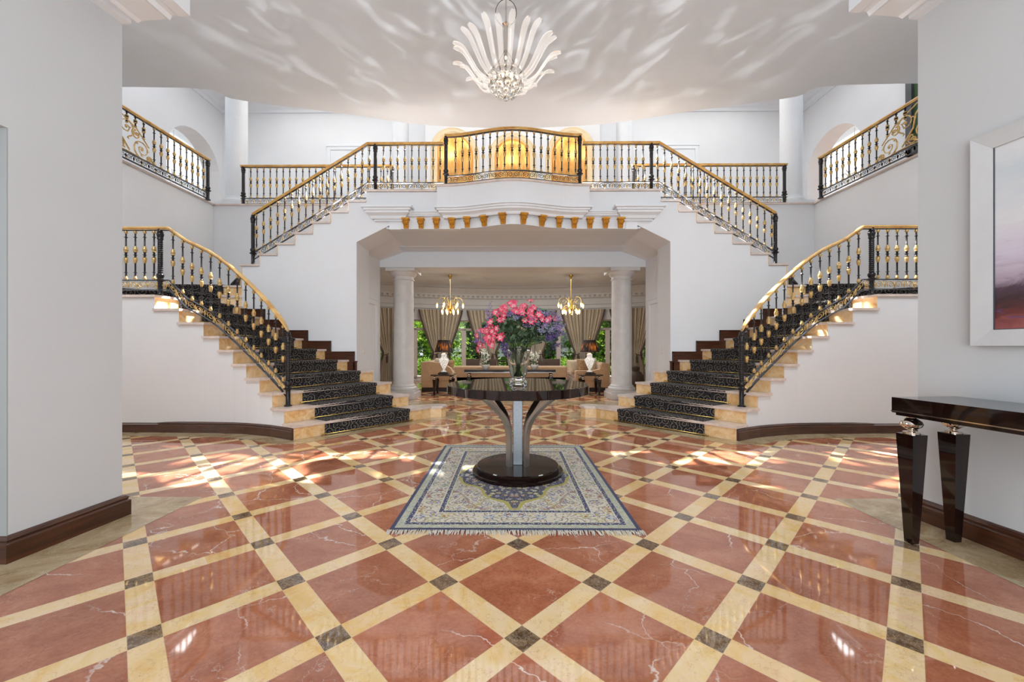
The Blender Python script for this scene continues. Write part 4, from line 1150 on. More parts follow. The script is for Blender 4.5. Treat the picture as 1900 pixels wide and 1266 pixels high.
for i, (x, y, k) in enumerate(spots):
    t = thing('garden_tree', f'{kinds[k]} in the garden {whr[i]}', 'tree', (x, y, -.06), 'garden trees beyond the windows')
    mb = MB(); mb.tube([(x, y, -.1), (x + .1, y, .8), (x - .05, y, 2.0)], [.11, .08, .04], 8); mb.build('trunk', 'trunk', t)
    o = bpy.data.objects.new('foliage', CL[k]); COL.objects.link(o); o.parent = t; sc = rn.uniform(.95, 1.2)
    o.location = (0, 0, 2.1 + rn.uniform(-.15, .2)); o.scale = (sc, sc, sc * 1.1); o.rotation_euler = (0, 0, rn.uniform(0, 6.28)); o['kind'] = 'stuff'
BU = to_mesh(leaf_cloud(2200, .8, .55, .42, .09, 31, .5, 2), 'bush_leaves', ['leaf_bright', 'leaf_mid'])
for i, x in enumerate([-6.5, -5.0, -3.6, -2.0, 2.1, 3.7, 5.2, 6.6]):
    o = bpy.data.objects.new('garden_bush', BU); COL.objects.link(o); o.location = (x, 17.5 + .3 * (i % 2), .32); o.rotation_euler = (0, 0, i * 1.3)
    tag(o, f'low clipped green bush on the terrace edge, {["outermost left", "second from left", "third from left", "fourth from left", "fourth from right", "third from right", "second from right", "outermost right"][i]}', 'bush', 'clipped bushes outside'); o['kind'] = 'thing'
mb = MB(); rnn = random.Random(77)
for i in range(9000):
    c = Vector((rnn.uniform(-16, 16), rnn.uniform(27, 29), rnn.uniform(0, 6.5))); d = Vector((rnn.gauss(0, 1), rnn.gauss(0, 1), rnn.gauss(0, 1))).normalized(); e_ = d.orthogonal().normalized(); s_ = .38
    mb.f([mb.v(c), mb.v(c + d * s_ * .5 + e_ * s_ * .3), mb.v(c + d * s_), mb.v(c + d * s_ * .5 - e_ * s_ * .3)], rnn.randrange(2))
tag(mb.build('hedge', ['leaf_mid', 'leaf_dark'], recalc=False), 'tall dense dark green hedge closing off the garden', 'hedge', kind='stuff')

# ------------------------------------------------------------------ living room furniture
def pillow(name, mat, c, w, h, t, rot, label, group):
    mb = MB()
    def fn(sgn):
        def g(u, v):
            x, z = u * 2 - 1, v * 2 - 1; b = max(0, (1 - x ** 4) * (1 - z ** 4)) ** .6
            k = 1 - .08 * (1 - abs(x * z)) * 0
            return (x * w / 2 * (1 - .07 * (1 - z * z)), sgn * t / 2 * b, z * h / 2 * (1 - .07 * (1 - x * x)) + h / 2)
        return g
    mb.grid(fn(1), 12, 12); mb.grid(fn(-1), 12, 12); bmesh.ops.remove_doubles(mb.bm, verts=mb.bm.verts, dist=1e-5)
    bmesh.ops.rotate(mb.bm, verts=mb.bm.verts, cent=(0, 0, 0), matrix=Matrix.Rotation(rot[0], 3, 'X')); bmesh.ops.rotate(mb.bm, verts=mb.bm.verts, cent=(0, 0, 0), matrix=Matrix.Rotation(rot[1], 3, 'Z'))
    bmesh.ops.translate(mb.bm, verts=mb.bm.verts, vec=c)
    tag(mb.build(name, mat), label, 'cushion', group)
# left sofa (side towards us, facing right)
def side_sofa(s):
    sd = 'left' if s < 0 else 'right'
    x0, x1 = (-2.42, -1.55) if s < 0 else (1.68, 2.58)
    t = thing('sofa', f'tan upholstered sofa on dark plinth behind the {sd} lamp table', 'sofa', ((x0 + x1) / 2, 11.3, 0))
    y0, y1 = 10.55, 12.5
    bk0, bk1 = (x0, x0 + .26) if s < 0 else (x1 - .26, x1)
    mb = MB(); mb.box(x0 + .01, x1 - .01, y0 + .01, y1, 0, .11); mb.build('plinth', 'darkwood', t)
    mb = MB(); mb.box(x0, x1, y0, y1, .11, .34, 0, .02); mb.build('seat_base', 'sofa', t)
    mb = MB(); mb.box(bk0, bk1, y0, y1, .3, .80 if s < 0 else .76, 0, .05, 3); mb.build('backrest', 'sofa', t)
    # near arm: sloping top
    ax0, ax1 = x0, x1
    mb = MB()
    pl = [(x0, .30), (x1, .30), (x1, .46), (x1 - .08, .62), (x1 - .3, .76), (x0 + .2, .80), (x0, .78)] if s < 0 else [(x1, .30), (x0, .30), (x0, .54), (x0 + .04, .56), (x0 + .46, .56), (x1 - .26, .60), (x1 - .2, .76), (x1, .76)]
    mb.prism_y(pl, y0 - .01, y0 + .2); mb.build('arm', 'sofa', t)
    mb = MB(); mb.box(x0 + .05, x1 - .05, y1 - .2, y1, .3, .58, 0, .04); mb.build('arm', 'sofa', t)
    sx0, sx1 = (bk1, x1 - .01) if s < 0 else (x0 + .01, bk0)
    for k in range(2): mb = MB(); mb.box(sx0, sx1, y0 + .2 + k * .78, y0 + .96 + k * .78, .33, .47, 0, .04, 3); mb.build('seat_cushion', 'sofa', t)
side_sofa(-1); side_sofa(1)
pillow('cushion', 'cushion', (-2.05, 10.85, .48), .48, .42, .16, (-.2, -.9), 'plain beige cushion on the left tan sofa', 'scatter cushions')
pillow('cushion', 'pattern_cushion', (-1.78, 10.95, .50), .40, .34, .15, (-.2, -.5), 'brown satin cushion behind the left glass lamp', 'scatter cushions')
pillow('cushion', 'cushion', (1.74, 10.98, .44), .46, .42, .16, (-.3, .7), 'plain beige cushion leaning at the left end of the right sofa', 'scatter cushions')
pillow('cushion', 'pattern_cushion', (1.98, 10.92, .48), .42, .40, .15, (-.2, .5), 'gold patterned cushion on the right sofa beside the lamp', 'scatter cushions')
pillow('cushion', 'cushion', (2.26, 10.95, .48), .42, .42, .15, (-.2, .9), 'beige cushion at the back of the right sofa', 'scatter cushions')
# central sofa, back towards us
t = thing('sofa', 'long tan sofa with its back to the hall behind the black console', 'sofa', (-.05, 11.6, 0))
mb = MB(); mb.box(-1.62, 1.55, 11.15, 11.40, .11, .655, 0, .05, 3); mb.build('backrest', 'sofa', t)
mb = MB(); mb.box(-1.62, 1.55, 11.15, 12.1, .11, .36, 0, .02); mb.build('seat_base', 'sofa', t)
mb = MB(); mb.box(-1.60, 1.53, 11.17, 12.08, 0, .11); mb.build('plinth', 'darkwood', t)
for x0 in (-1.62, 1.33): mb = MB(); mb.box(x0, x0 + .22, 11.35, 12.12, .3, .57, 0, .05, 3); mb.build('arm', 'sofa', t)
for k in range(3): mb = MB(); mb.box(-1.39 + k * .90, -.51 + k * .90, 11.40, 12.08, .35, .48, 0, .04, 3); mb.build('seat_cushion', 'sofa', t)
# chair backs beyond
for i, (x, nm) in enumerate(((-1.28, 'left of the bouquet'), (-.72, 'behind the left flower bowl'), (.92, 'behind the right flower bowl'), (1.35, 'right of the bouquet'))):
    t = thing('dining_chair', f'brown backed chair near the windows {nm}', 'chair', (x, 13.2, 0), 'brown chairs by the windows')
    mb = MB(); mb.box(x - .22, x + .22, 13.0, 13.05, .48, .80, 0, .02); mb.build('backrest', 'rattan', t)
    mb = MB(); mb.box(x - .23, x + .23, 13.0, 13.46, .42, .48, 0, .015); mb.build('seat', 'rattan', t)
    for dx in (-.2, .2):
        for y in (13.02, 13.43): mb = MB(); mb.tube([(x + dx, y, 0), (x + dx, y, .43)], .02, 6); mb.build('leg', 'darkwood', t)

def obelisk(mb, x, y, z0, z1, w0, w1, rot=0, m=0):
    a = []; b = []
    for k in range(4):
        an = rot + PI / 4 + k * PI / 2; a.append(mb.v((x + w0 * .7071 * cos(an), y + w0 * .7071 * sin(an), z0))); b.append(mb.v((x + w1 * .7071 * cos(an), y + w1 * .7071 * sin(an), z1)))
    mb.f(a[::-1], m); mb.f(b, m)
    for k in range(4): mb.f([a[k], a[(k + 1) % 4], b[(k + 1) % 4], b[k]], m)
def chrome_knob(mb, x, y, z, h, r):
    mb.lathe([(r * .55, 0), (r * .5, h * .08), (r * .3, h * .14), (r * .3, h * .2), (r * .5, h * .26), (r * .9, h * .42), (r, h * .55), (r * .9, h * .7), (r * .55, h * .84), (r * .35, h * .9), (r * .4, h)], (x, y, z), 20)
# sofa console
t = thing('console_table', 'long low black console table against the back of the central sofa', 'table', (-.05, 10.75, 0))
mb = MB(); mb.box(-1.28, 1.16, 10.6, 10.95, .50, .585, 0, .004); mb.build('tabletop', 'lacquer', t)
mb = MB(); mb.box(-1.275, 1.155, 10.596, 10.954, .505, .515); mb.build('metal_strip', 'steel', t)
for x in (-1.16, 1.04):
    for y in (10.66, 10.89):
        mb = MB(); obelisk(mb, x, y, 0, .40, .05, .10); lg = mb.build('leg', 'lacquer', t); mb = MB(); chrome_knob(mb, x, y, .40, .10, .045); mb.build('chrome_ball', 'chrome', lg)
# flower bowls
for s, x in ((-1, -.72), (1, .60)):
    sd = 'left' if s < 0 else 'right'
    mb = MB(); mb.lathe([(.05, 0), (.055, .01), (.09, .04), (.115, .09), (.12, .13), (.112, .13), (.10, .09), (.06, .03)], (x, 10.78, .586), 24)
    tag(mb.build('flower_bowl', 'ceramic'), f'{sd} round white ceramic bowl on the black console', 'bowl', 'white bowls on the console')
    pl = thing('potted_orchid', f'white flowering orchid growing in the {sd} white bowl', 'plant', (x, 10.78, .70), 'white orchids in bowls')
    rr = random.Random(40 + s); mb = MB(); tips = []
    for k in range(7):
        a = rr.uniform(0, 6.28); r = rr.uniform(.04, .16); p = [(x, 10.78, .66), (x + r * .5 * cos(a), 10.78 + r * .5 * sin(a), .85), (x + r * cos(a), 10.78 + r * sin(a), rr.uniform(.98, 1.12))]; mb.tube(p, .005, 5); tips.append(p)
    mb.build('stems', 'stem', pl)
    mb = MB()
    for k in range(150):
        p = rr.choice(tips); q = Vector(lerp(p[1], p[2], rr.uniform(-.4, 1.05))) + Vector((rr.gauss(0, .035), rr.gauss(0, .035), rr.gauss(0, .03)))
        for j in range(3):
            d = Vector((rr.gauss(0, 1), rr.gauss(0, 1), rr.gauss(0, 1))).normalized(); e_ = d.orthogonal().normalized(); s_ = .032
            mb.f([mb.v(q), mb.v(q + d * s_ * .6 + e_ * s_ * .45), mb.v(q + d * s_), mb.v(q + d * s_ * .6 - e_ * s_ * .45)])
    o = mb.build('blossoms', 'white_petal', pl, recalc=False); o['kind'] = 'stuff'
    mb = MB()
    for k in range(70):
        q = Vector((x + rr.gauss(0, .055), 10.78 + rr.gauss(0, .05), rr.uniform(.70, .98))); d = Vector((rr.gauss(0, 1), rr.gauss(0, 1), rr.uniform(.2, 1))).normalized(); e_ = d.orthogonal().normalized(); s_ = .075
        mb.f([mb.v(q), mb.v(q + d * s_ * .5 + e_ * s_ * .2), mb.v(q + d * s_), mb.v(q + d * s_ * .5 - e_ * s_ * .2)])
    mb.build('leaves', 'leaf_dark', pl, recalc=False)
# black urn behind
mb = MB(); mb.lathe([(.05, 0), (.06, .01), (.03, .04), (.03, .07), (.09, .13), (.10, .19), (.06, .25), (.045, .28), (.07, .31)], (-.12, 12.6, .76), 20)
for s in (-1, 1): mb.tube([(-.12 + s * .05, 12.6, 1.04), (-.12 + s * .15, 12.6, 1.06), (-.12 + s * .15, 12.6, .95), (-.12 + s * .09, 12.6, .90)], .01, 6)
tag(mb.build('urn', 'darkwood'), 'dark two handled urn behind the glass vase near the windows', 'urn')
t = thing('side_table', 'small dark round table by the windows carrying the urn', 'table', (-.12, 12.6, 0))
mb = MB(); mb.lathe([(.3, .73), (.31, .74), (.31, .758), (.3, .76)], (-.12, 12.6, 0), 24); mb.build('tabletop', 'darkwood', t)
mb = MB(); mb.lathe([(.2, 0), (.2, .03), (.04, .06), (.035, .73)], (-.12, 12.6, 0), 16); mb.build('pedestal', 'darkwood', t)

# lamp tables + lamps
for s in (-1, 1):
    sd = 'left' if s < 0 else 'right'
    cx = -1.72 if s < 0 else 1.94; cy = 10.0; hw = .28
    t = thing('lamp_table', f'small square black lamp table in front of the {sd} sofa', 'table', (cx, cy, 0), 'black lamp tables')
    mb = MB(); mb.box(cx - hw, cx + hw, cy - hw, cy + hw, .48, .515, 0, .004); mb.build('tabletop', 'black', t)
    for dx in (-.20, .20):
        for dy in (-.2, .2):
            mb = MB(); obelisk(mb, cx + dx, cy + dy, 0, .39, .04, .085); lg = mb.build('leg', 'lacquer', t); mb = MB(); chrome_knob(mb, cx + dx, cy + dy, .39, .09, .038); mb.build('chrome_ball', 'chrome', lg)
    lt = thing('table_lamp', f'{sd} cut glass urn table lamp with glowing dark pleated shade', 'lamp', (cx, cy, .516), 'glass table lamps')
    mb = MB(); mb.box(cx - .13, cx + .13, cy - .13, cy + .13, .516, .545, 0, .003); mb.box(cx - .10, cx + .10, cy - .10, cy + .10, .545, .57, 0, .003); mb.build('base', 'black', lt)
    pf = [(.065, .57), (.07, .58), (.035, .60), (.025, .63), (.05, .68), (.085, .76), (.115, .84), (.12, .87), (.10, .885), (.105, .90), (.07, .93), (.06, .97), (.07, 1.0), (.04, 1.03), (.03, 1.045)]
    mb = MB()
    n = 20; rings = []
    for r, z in pf: rings.append([mb.v((cx + r * (1 + .06 * (k % 2)) * cos(2 * PI * k / n), cy + r * (1 + .06 * (k % 2)) * sin(2 * PI * k / n), z)) for k in range(n)])
    for A, B in zip(rings, rings[1:]):
        for k in range(n): mb.f([A[k], A[(k + 1) % n], B[(k + 1) % n], B[k]], 0, False)
    mb.f(rings[0][::-1]); mb.f(rings[-1]); mb.build('glass_body', 'cut_glass', lt)
    mb = MB(); mb.tube([(cx, cy, .57), (cx, cy, 1.40)], .008, 6); mb.lathe([(.022, 1.04), (.022, 1.08), (.012, 1.09)], (cx, cy, 0), 10); mb.ball((cx, cy, 1.415), .02, 10); mb.build('stem', 'brass', lt)
    mb = MB(); mb.grid(lambda u, v: (cx + (.235 - .085 * v) * (1 + .008 * sin(u * 2 * PI * 44)) * cos(2 * PI * u), cy + (.235 - .085 * v) * (1 + .008 * sin(u * 2 * PI * 44)) * sin(2 * PI * u), 1.065 + .30 * v), 176, 5, uvfn=lambda u, v: (u, v)); mb.build('lamp_shade', 'shade', lt, recalc=False)
    l = bpy.data.lights.new('table_lamp_bulb', 'POINT'); l.energy = 4; l.color = (1, .66, .34); l.shadow_soft_size = .04; lo = bpy.data.objects.new('table_lamp_bulb', l); COL.objects.link(lo); lo.location = (cx, cy, 1.2)

# brown floor pot at right
mb = MB(); mb.lathe([(.16, 0), (.22, .05), (.26, .25), (.25, .42), (.18, .52), (.12, .56), (.13, .60), (.13, .66), (.10, .68), (.0, .69)], (3.25, 10.6, 0), 24)
tag(mb.build('floor_vase', 'rattan'), 'dark brown lidded floor jar beside the right portal wall', 'jar')

# small chandeliers
for s in (-1, 1):
    sd = 'left' if s < 0 else 'right'
    cx = -1.92 if s < 0 else 1.83; cy = 12.35
    t = thing('chandelier', f'{sd} small gold tulip chandelier hanging in the living room', 'chandelier', (cx, cy, 2.2), 'small gold chandeliers')
    mb = MB(); mb.lathe([(.03, -.12), (.05, -.06), (.065, -.03), (.07, 0)], (cx, cy, ZL), 14); mb.tube([(cx, cy, ZL - .1), (cx, cy, 2.62)], .010, 6); mb.build('rod', 'brass', t)
    mb = MB()
    mb.lathe([(.02, 2.20), (.05, 2.24), (.03, 2.30), (.06, 2.38), (.03, 2.48), (.02, 2.64)], (cx, cy, 0), 12)
    for (n, r, zt, zb, ph) in ((6, .40, 2.70, 2.47, .2), (8, .26, 2.46, 2.28, .5)):
        for k in range(n):
            a = ph + 2 * PI * k / n
            pts = [(0.03, 2.40 if r > .3 else 2.28), (r * .35, zt - .02), (r * .65, zt + .02), (r * .92, zt - .04), (r, zb + .08)]
            pts = smooth_path(pts, 3); mb.tube([(cx + q * cos(a), cy + q * sin(a), z) for q, z in pts], .007, 5)
            x, y = cx + r * cos(a), cy + r * sin(a); mb.lathe([(.015, .09), (.03, .07), (.034, .05)], (x, y, zb), 8)
            bl = MB(); bl.lathe([(.022, .055), (.030, .02), (.024, -.03), (.009, -.075)], (x, y, zb), 10); bl.build('tulip_shade', 'bulb', t)
            c2 = [(r * .55 + .05 * cos(b), (zt + zb) / 2 + .05 * sin(b)) for b in [j * .8 for j in range(8)]]
            mb.tube([(cx + q * cos(a), cy + q * sin(a), z) for q, z in c2], .005, 4)
    mb.build('frame', 'brass', t)
    l = bpy.data.lights.new('chandelier_glow', 'POINT'); l.energy = 9; l.color = (1, .85, .65); l.shadow_soft_size = .03; lo = bpy.data.objects.new('chandelier_glow', l); COL.objects.link(lo); lo.location = (cx, cy, 2.05)

# ------------------------------------------------------------------ centre table, rug, vase, flowers
RX, RY = -.018, 3.69
mb = MB(); mb.uv = mb.bm.loops.layers.uv.new('UVMap')
mb.grid(lambda u, v: (RX - .82 + 1.64 * u, RY - 1.105 + 2.21 * v, .009), 1, 1, uvfn=lambda u, v: (-.82 + 1.64 * u, -1.105 + 2.21 * v), smooth=False)
tr = thing('rug', 'oriental rug with navy medallion and ivory floral borders under the round table', 'rug', (RX, RY, 0))
o = mb.build('pile', 'rug', tr, recalc=False); sm = o.modifiers.new('thick', 'SOLIDIFY'); sm.thickness = .007
rr = random.Random(9); mb = MB()
for sgn in (-1, 1):
    for k in range(230):
        x = RX - .83 + 1.66 * k / 229 + rr.gauss(0, .002); y = RY + sgn * 1.10; l_ = rr.uniform(.045, .075); dx = rr.gauss(.004, .012)
        mb.tube([(x, y, .006), (x + dx * .5, y + sgn * l_ * .5, .009), (x + dx, y + sgn * l_, .003)], [.0032, .0036, .002], 4)
o = mb.build('fringe', 'fringe', tr, recalc=False); o['kind'] = 'stuff'

TX, TY = .02, 3.785
t = thing('centre_table', 'large round dark lacquer pedestal table standing on the oriental rug', 'table', (TX, TY, .01))
mb = MB(); mb.lathe([(.66, .772), (.667, .776), (.667, .846), (.662, .85), (0, .85)], (TX, TY, 0), 96, cap=True); o = mb.build('tabletop', 'lacquer', t)
mb = MB(); mb.lathe([(.425, .011), (.428, .016), (.428, .040), (.422, .045), (.386, .045), (.388, .05), (.388, .08), (.382, .086), (0, .086)], (TX, TY, 0), 80); mb.build('base', 'lacquer', t)
mb = MB(); mb.box(TX - .045, TX + .045, TY - .045, TY + .045, .086, .772, 0, .004); mb.build('post', 'post_steel', t)
for a in (PI / 4, 3 * PI / 4, 5 * PI / 4, 7 * PI / 4):
    mb = MB(); pts = [(.115, .086), (.115, .30), (.128, .42), (.175, .53), (.27, .63), (.37, .71), (.46, .772)]; pts = smooth_path(pts, 4); th = .014; rings = []
    for i, (r, z) in enumerate(pts):
        p0 = pts[max(0, i - 1)]; p1 = pts[min(len(pts) - 1, i + 1)]; tx, tz = p1[0] - p0[0], p1[1] - p0[1]; l_ = math.hypot(tx, tz); nx, nz = -tz / l_ * th, tx / l_ * th
        ring = []
        w = .027 + .022 * (i / len(pts)) ** 2
        for (sw, sn) in ((-1, -1), (1, -1), (1, 1), (-1, 1)):
            rr_, zz = r + nx * sn, z + nz * sn; ring.append(mb.v((TX + rr_ * cos(a) - sw * w * sin(a), TY + rr_ * sin(a) + sw * w * cos(a), zz)))
        rings.append(ring)
    for A, B in zip(rings, rings[1:]):
        for k in range(4): mb.f([A[k], A[(k + 1) % 4], B[(k + 1) % 4], B[k]], 0, k in (0, 2))
    mb.f(rings[0][::-1]); mb.f(rings[-1]); mb.build('curved_leg', 'steel', t)

VX, VY = .025, 3.70; VZ = .851
t = thing('glass_vase', 'tall clear trumpet glass vase half full of water on the round table', 'vase', (VX, VY, VZ))
mb = MB()
mb.lathe([(0, 0), (.083, 0), (.087, .008), (.080, .018), (.083, .026), (.070, .036), (.060, .045), (.066, .06), (.082, .12), (.097, .20), (.108, .28), (.122, .345), (.127, .35), (.120, .352), (.104, .28), (.092, .20), (.077, .12), (.060, .07), (.0, .058)], (VX, VY, VZ), 40, cap=False)
mb.build('vessel', 'glass', t)
mb = MB(); mb.lathe([(0, .060), (.058, .071), (.0755, .12), (.085, .165), (0, .1652)], (VX, VY, VZ), 32, cap=False); mb.build('water', 'water', t)

bq = thing('flower_bouquet', 'large bouquet of pink lilies, lilac statice and eucalyptus in the glass vase', 'flowers', (VX, VY, VZ + .08))
rr = random.Random(4)
BC = Vector((VX, VY, 1.33))
mb = MB(); tips = []
for k in range(46):
    a = rr.uniform(0, 2 * PI); r0 = rr.uniform(.005, .035); a2 = a + rr.uniform(-.6, .6) + PI; rt = rr.uniform(.05, .36); zt = 1.30 + rr.uniform(-.05, .28) * (1 - rt * .8)
    b = (VX + r0 * cos(a), VY + r0 * sin(a), VZ + .075 + rr.uniform(0, .02)); m1 = (VX + .055 * cos(a2), VY + .055 * sin(a2), VZ + .30); e_ = (VX + rt * cos(a2), VY + rt * sin(a2) * .8, zt)
    mb.tube(smooth_path([b, lerp(b, m1, .5), m1, lerp(m1, e_, .55), e_], 3), .0045, 5); tips.append(e_)
mb.build('stems', 'stem', bq)
# foliage
mb = MB()
def bl_leaf(c, d, s_, wd, m=0):
    e_ = d.cross(Vector((rr.gauss(0, 1), rr.gauss(0, 1), rr.gauss(0, 1)))).normalized(); n_ = d.cross(e_)
    a = mb.v(c); b1 = mb.v(c + d * s_ * .35 + e_ * s_ * wd); b2 = mb.v(c + d * s_ * .75 + e_ * s_ * wd * .8 + n_ * s_ * .06); tt = mb.v(c + d * s_); c1 = mb.v(c + d * s_ * .75 - e_ * s_ * wd * .8 + n_ * s_ * .06); c2 = mb.v(c + d * s_ * .35 - e_ * s_ * wd); md = mb.v(c + d * s_ * .5 - n_ * s_ * .08)
    for q in ((a, b1, md), (b1, b2, md), (b2, tt, md), (tt, c1, md), (c1, c2, md), (c2, a, md)): mb.f(list(q), m, True)
for k in range(1500):
    a = rr.uniform(0, 2 * PI); el = rr.uniform(-.42, 1.1); r = rr.uniform(.45, 1.0) ** .6
    px = .34 * r * cos(a) * cos(el) + .02; py = .30 * r * sin(a) * cos(el); pz = .225 * r * sin(el)
    if px < -.15: pz = pz * .6 + .02
    c = BC + Vector((px, py, pz - .0 + .05 * abs(px)))
    d = Vector((px, py, pz * 1.1 + rr.uniform(-.2, .12))).normalized(); bl_leaf(c, (d + Vector((rr.gauss(0, .5), rr.gauss(0, .5), rr.gauss(0, .5)))).normalized(), rr.uniform(.038, .066), rr.uniform(.30, .44))
for k in range(220):   # collar hanging over the rim
    a = rr.uniform(0, 2 * PI); r = rr.uniform(.06, .2); c = Vector((VX + r * cos(a), VY + r * sin(a), 1.25 + rr.uniform(-.01, .05))); bl_leaf(c, Vector((cos(a), sin(a), rr.uniform(-.5, .5))).normalized(), .05, .4)
o = mb.build('eucalyptus_leaves', 'leaf_bouquet', bq, recalc=False); o['kind'] = 'stuff'
# lily bloom prototype
def bloom_mesh():
    mb = MB()
    for k in range(6):
        a = k * PI / 3; big = 1 if k % 2 else .85; ca, sa = cos(a), sin(a)
        prof = [(0, 0, .004), (.012, .016, .007), (.024, .028, .0105), (.036, .032, .009), (.044, .030, .001)]
        L_ = []; C2 = []; R_ = []
        for r, z, w in prof:
            r *= big; L_.append(mb.v((r * ca - w * sa, r * sa + w * ca, z + .002))); C2.append(mb.v((r * ca, r * sa, z - .002))); R_.append(mb.v((r * ca + w * sa, r * sa - w * ca, z + .002)))
        for i in range(4): mb.f([L_[i], L_[i + 1], C2[i + 1], C2[i]], 0, True); mb.f([C2[i], C2[i + 1], R_[i + 1], R_[i]], 0, True)
    for k in range(4): a = k * 1.6; mb.tube([(0, 0, .005), (.004 * cos(a), .004 * sin(a), .034)], .0009, 4, 1)
    return mb
BLM = to_mesh(bloom_mesh(), 'lily_bloom', ['pink', 'stem'])
def nrm(v): return Vector(v).normalized()
clusters = [(-.29, 1.30, 9), (-.22, 1.36, 10), (-.15, 1.43, 8), (-.24, 1.25, 7), (-.30, 1.22, 4), (-.11, 1.52, 9), (-.05, 1.56, 8), (.00, 1.50, 7), (.07, 1.55, 8), (.12, 1.50, 8), (.17, 1.45, 7), (.05, 1.44, 5), (.26, 1.44, 5), (-.18, 1.30, 6)]
def bout(dx, z): return .29 * math.sqrt(max(.03, 1 - (dx / .40) ** 2 - ((z - 1.33) / .27) ** 2)) + .02
for (cx_0, cz, n) in clusters:
    for k in range(max(3, int(n * .7))):
        qx, qz = cx_0 + rr.gauss(0, .030), cz + rr.gauss(0, .026)
        p = Vector((VX + qx, VY - bout(qx, qz) - rr.uniform(-.02, .03), qz))
        d = (p - BC) + Vector((rr.gauss(0, .08), -.14, rr.gauss(.04, .06))); o = bpy.data.objects.new('lily_bloom', BLM); COL.objects.link(o); o.parent = bq
        o.location = p - world_loc(bq); o.rotation_mode = 'QUATERNION'; o.rotation_quaternion = d.to_track_quat('Z', 'Y'); sc = rr.uniform(.72, .98); o.scale = (sc, sc, sc)
# statice clusters
def statice_mesh(seed, tall=False):
    rs = random.Random(seed); mb = MB()
    for k in range(34):
        if tall: z = rs.uniform(-.02, .13); r = .012 * (1.1 - z / .13 * .6); a = rs.uniform(0, 6.28); p = Vector((r * cos(a), r * sin(a), z))
        else: p = Vector((rs.gauss(0, .018), rs.gauss(0, .018), rs.gauss(0, .014)))
        for j in range(3):
            d = Vector((rs.gauss(0, 1), rs.gauss(0, 1), rs.gauss(.4, 1))).normalized(); e_ = d.orthogonal().normalized(); s_ = .011
            mb.f([mb.v(p), mb.v(p + d * s_ * .6 + e_ * s_ * .5), mb.v(p + d * s_), mb.v(p + d * s_ * .6 - e_ * s_ * .5)])
    return mb
SM = [to_mesh(statice_mesh(1), 'statice_sprig', ['purple']), to_mesh(statice_mesh(2), 'statice_sprig', ['darkpurple']), to_mesh(statice_mesh(3), 'statice_sprig', ['greyblue']), to_mesh(statice_mesh(4, True), 'statice_sprig', ['purple'])]
for (dx, z, k) in [(-.37, 1.25, 0), (-.36, 1.29, 2), (-.33, 1.33, 2), (-.30, 1.35, 0), (-.33, 1.24, 0), (.20, 1.47, 2), (.24, 1.49, 0), (.30, 1.46, 2), (.33, 1.49, 0), (.36, 1.45, 0), (.31, 1.40, 2), (.35, 1.37, 0), (.28, 1.35, 2), (.27, 1.28, 1), (.31, 1.30, 1), (.22, 1.38, 0), (.16, 1.40, 2), (.02, 1.47, 0), (-.03, 1.45, 2), (.10, 1.43, 0), (.38, 1.40, 2), (.37, 1.32, 0), (-.13, 1.22, 1), (-.12, 1.18, 1), (-.10, 1.14, 1), (.33, 1.22, 1), (.18, 1.51, 2), (-.08, 1.48, 0), (.24, 1.42, 0), (-.27, 1.39, 3), (-.255, 1.45, 3), (.08, 1.38, 0), (.29, 1.51, 2), (.19, 1.34, 2)]:
    o = bpy.data.objects.new('statice_sprig', SM[k]); COL.objects.link(o); o.parent = bq; o.location = Vector((VX + dx, VY - bout(dx, z) - .01, z)) - world_loc(bq); o.rotation_euler = (rr.gauss(0, .15), rr.gauss(0, .15), rr.uniform(0, 6)) ; sc = rr.uniform(.8, 1.25); o.scale = (sc,) * 3

# ------------------------------------------------------------------ right console and painting
t = thing('console_table', 'black lacquer console table with obelisk legs and chrome balls beside the right wall', 'table', (2.55, 1.7, 0))
dirw = Vector((nx_(2.0) - nx_(3.0), -1.0)).normalized(); dirw.x = -dirw.x   # along wall toward the camera (right side mirrored)
dirw = Vector((.084, -1)).normalized(); nrmw = Vector((-1, -.084)).normalized()
PF = Vector((2.79 - .012, 2.545))            # far wall-side corner
def cpt(a, b): p = PF + dirw * a + nrmw * b; return (p.x, p.y)      # a along wall, b out from wall
W_ = .44; LN = 1.75
def quadc(mb, a0, a1, b0, b1, z0, z1, m=0): mb.prism([cpt(a0, b0), cpt(a1, b0), cpt(a1, b1), cpt(a0, b1)], z0, z1, m)
mb = MB(); quadc(mb, 0, LN, .0, W_, .79, .885); mb.build('tabletop', 'lacquer', t)
mb = MB(); quadc(mb, -.002, LN + .002, .0, W_ + .004, .797, .803); mb.build('metal_strip', 'chrome', t)
mb = MB(); quadc(mb, .012, LN - .012, .0, W_ - .015, .774, .791); mb.build('apron', 'lacquer', t)
an = math.atan2(dirw.y, dirw.x)
for a in (.062, LN - .095):
    for b in (.378, .095):
        mb = MB(); x, y = cpt(a, b); obelisk(mb, x, y, 0, .666, .046, .098, an); lg = mb.build('leg', 'lacquer', t); mb = MB(); chrome_knob(mb, x, y, .668, .108, .054); mb.lathe([(.04, .002), (.04, .014), (.025, .016)], (x, y, .665), 16); mb.build('chrome_ball', 'chrome', lg)
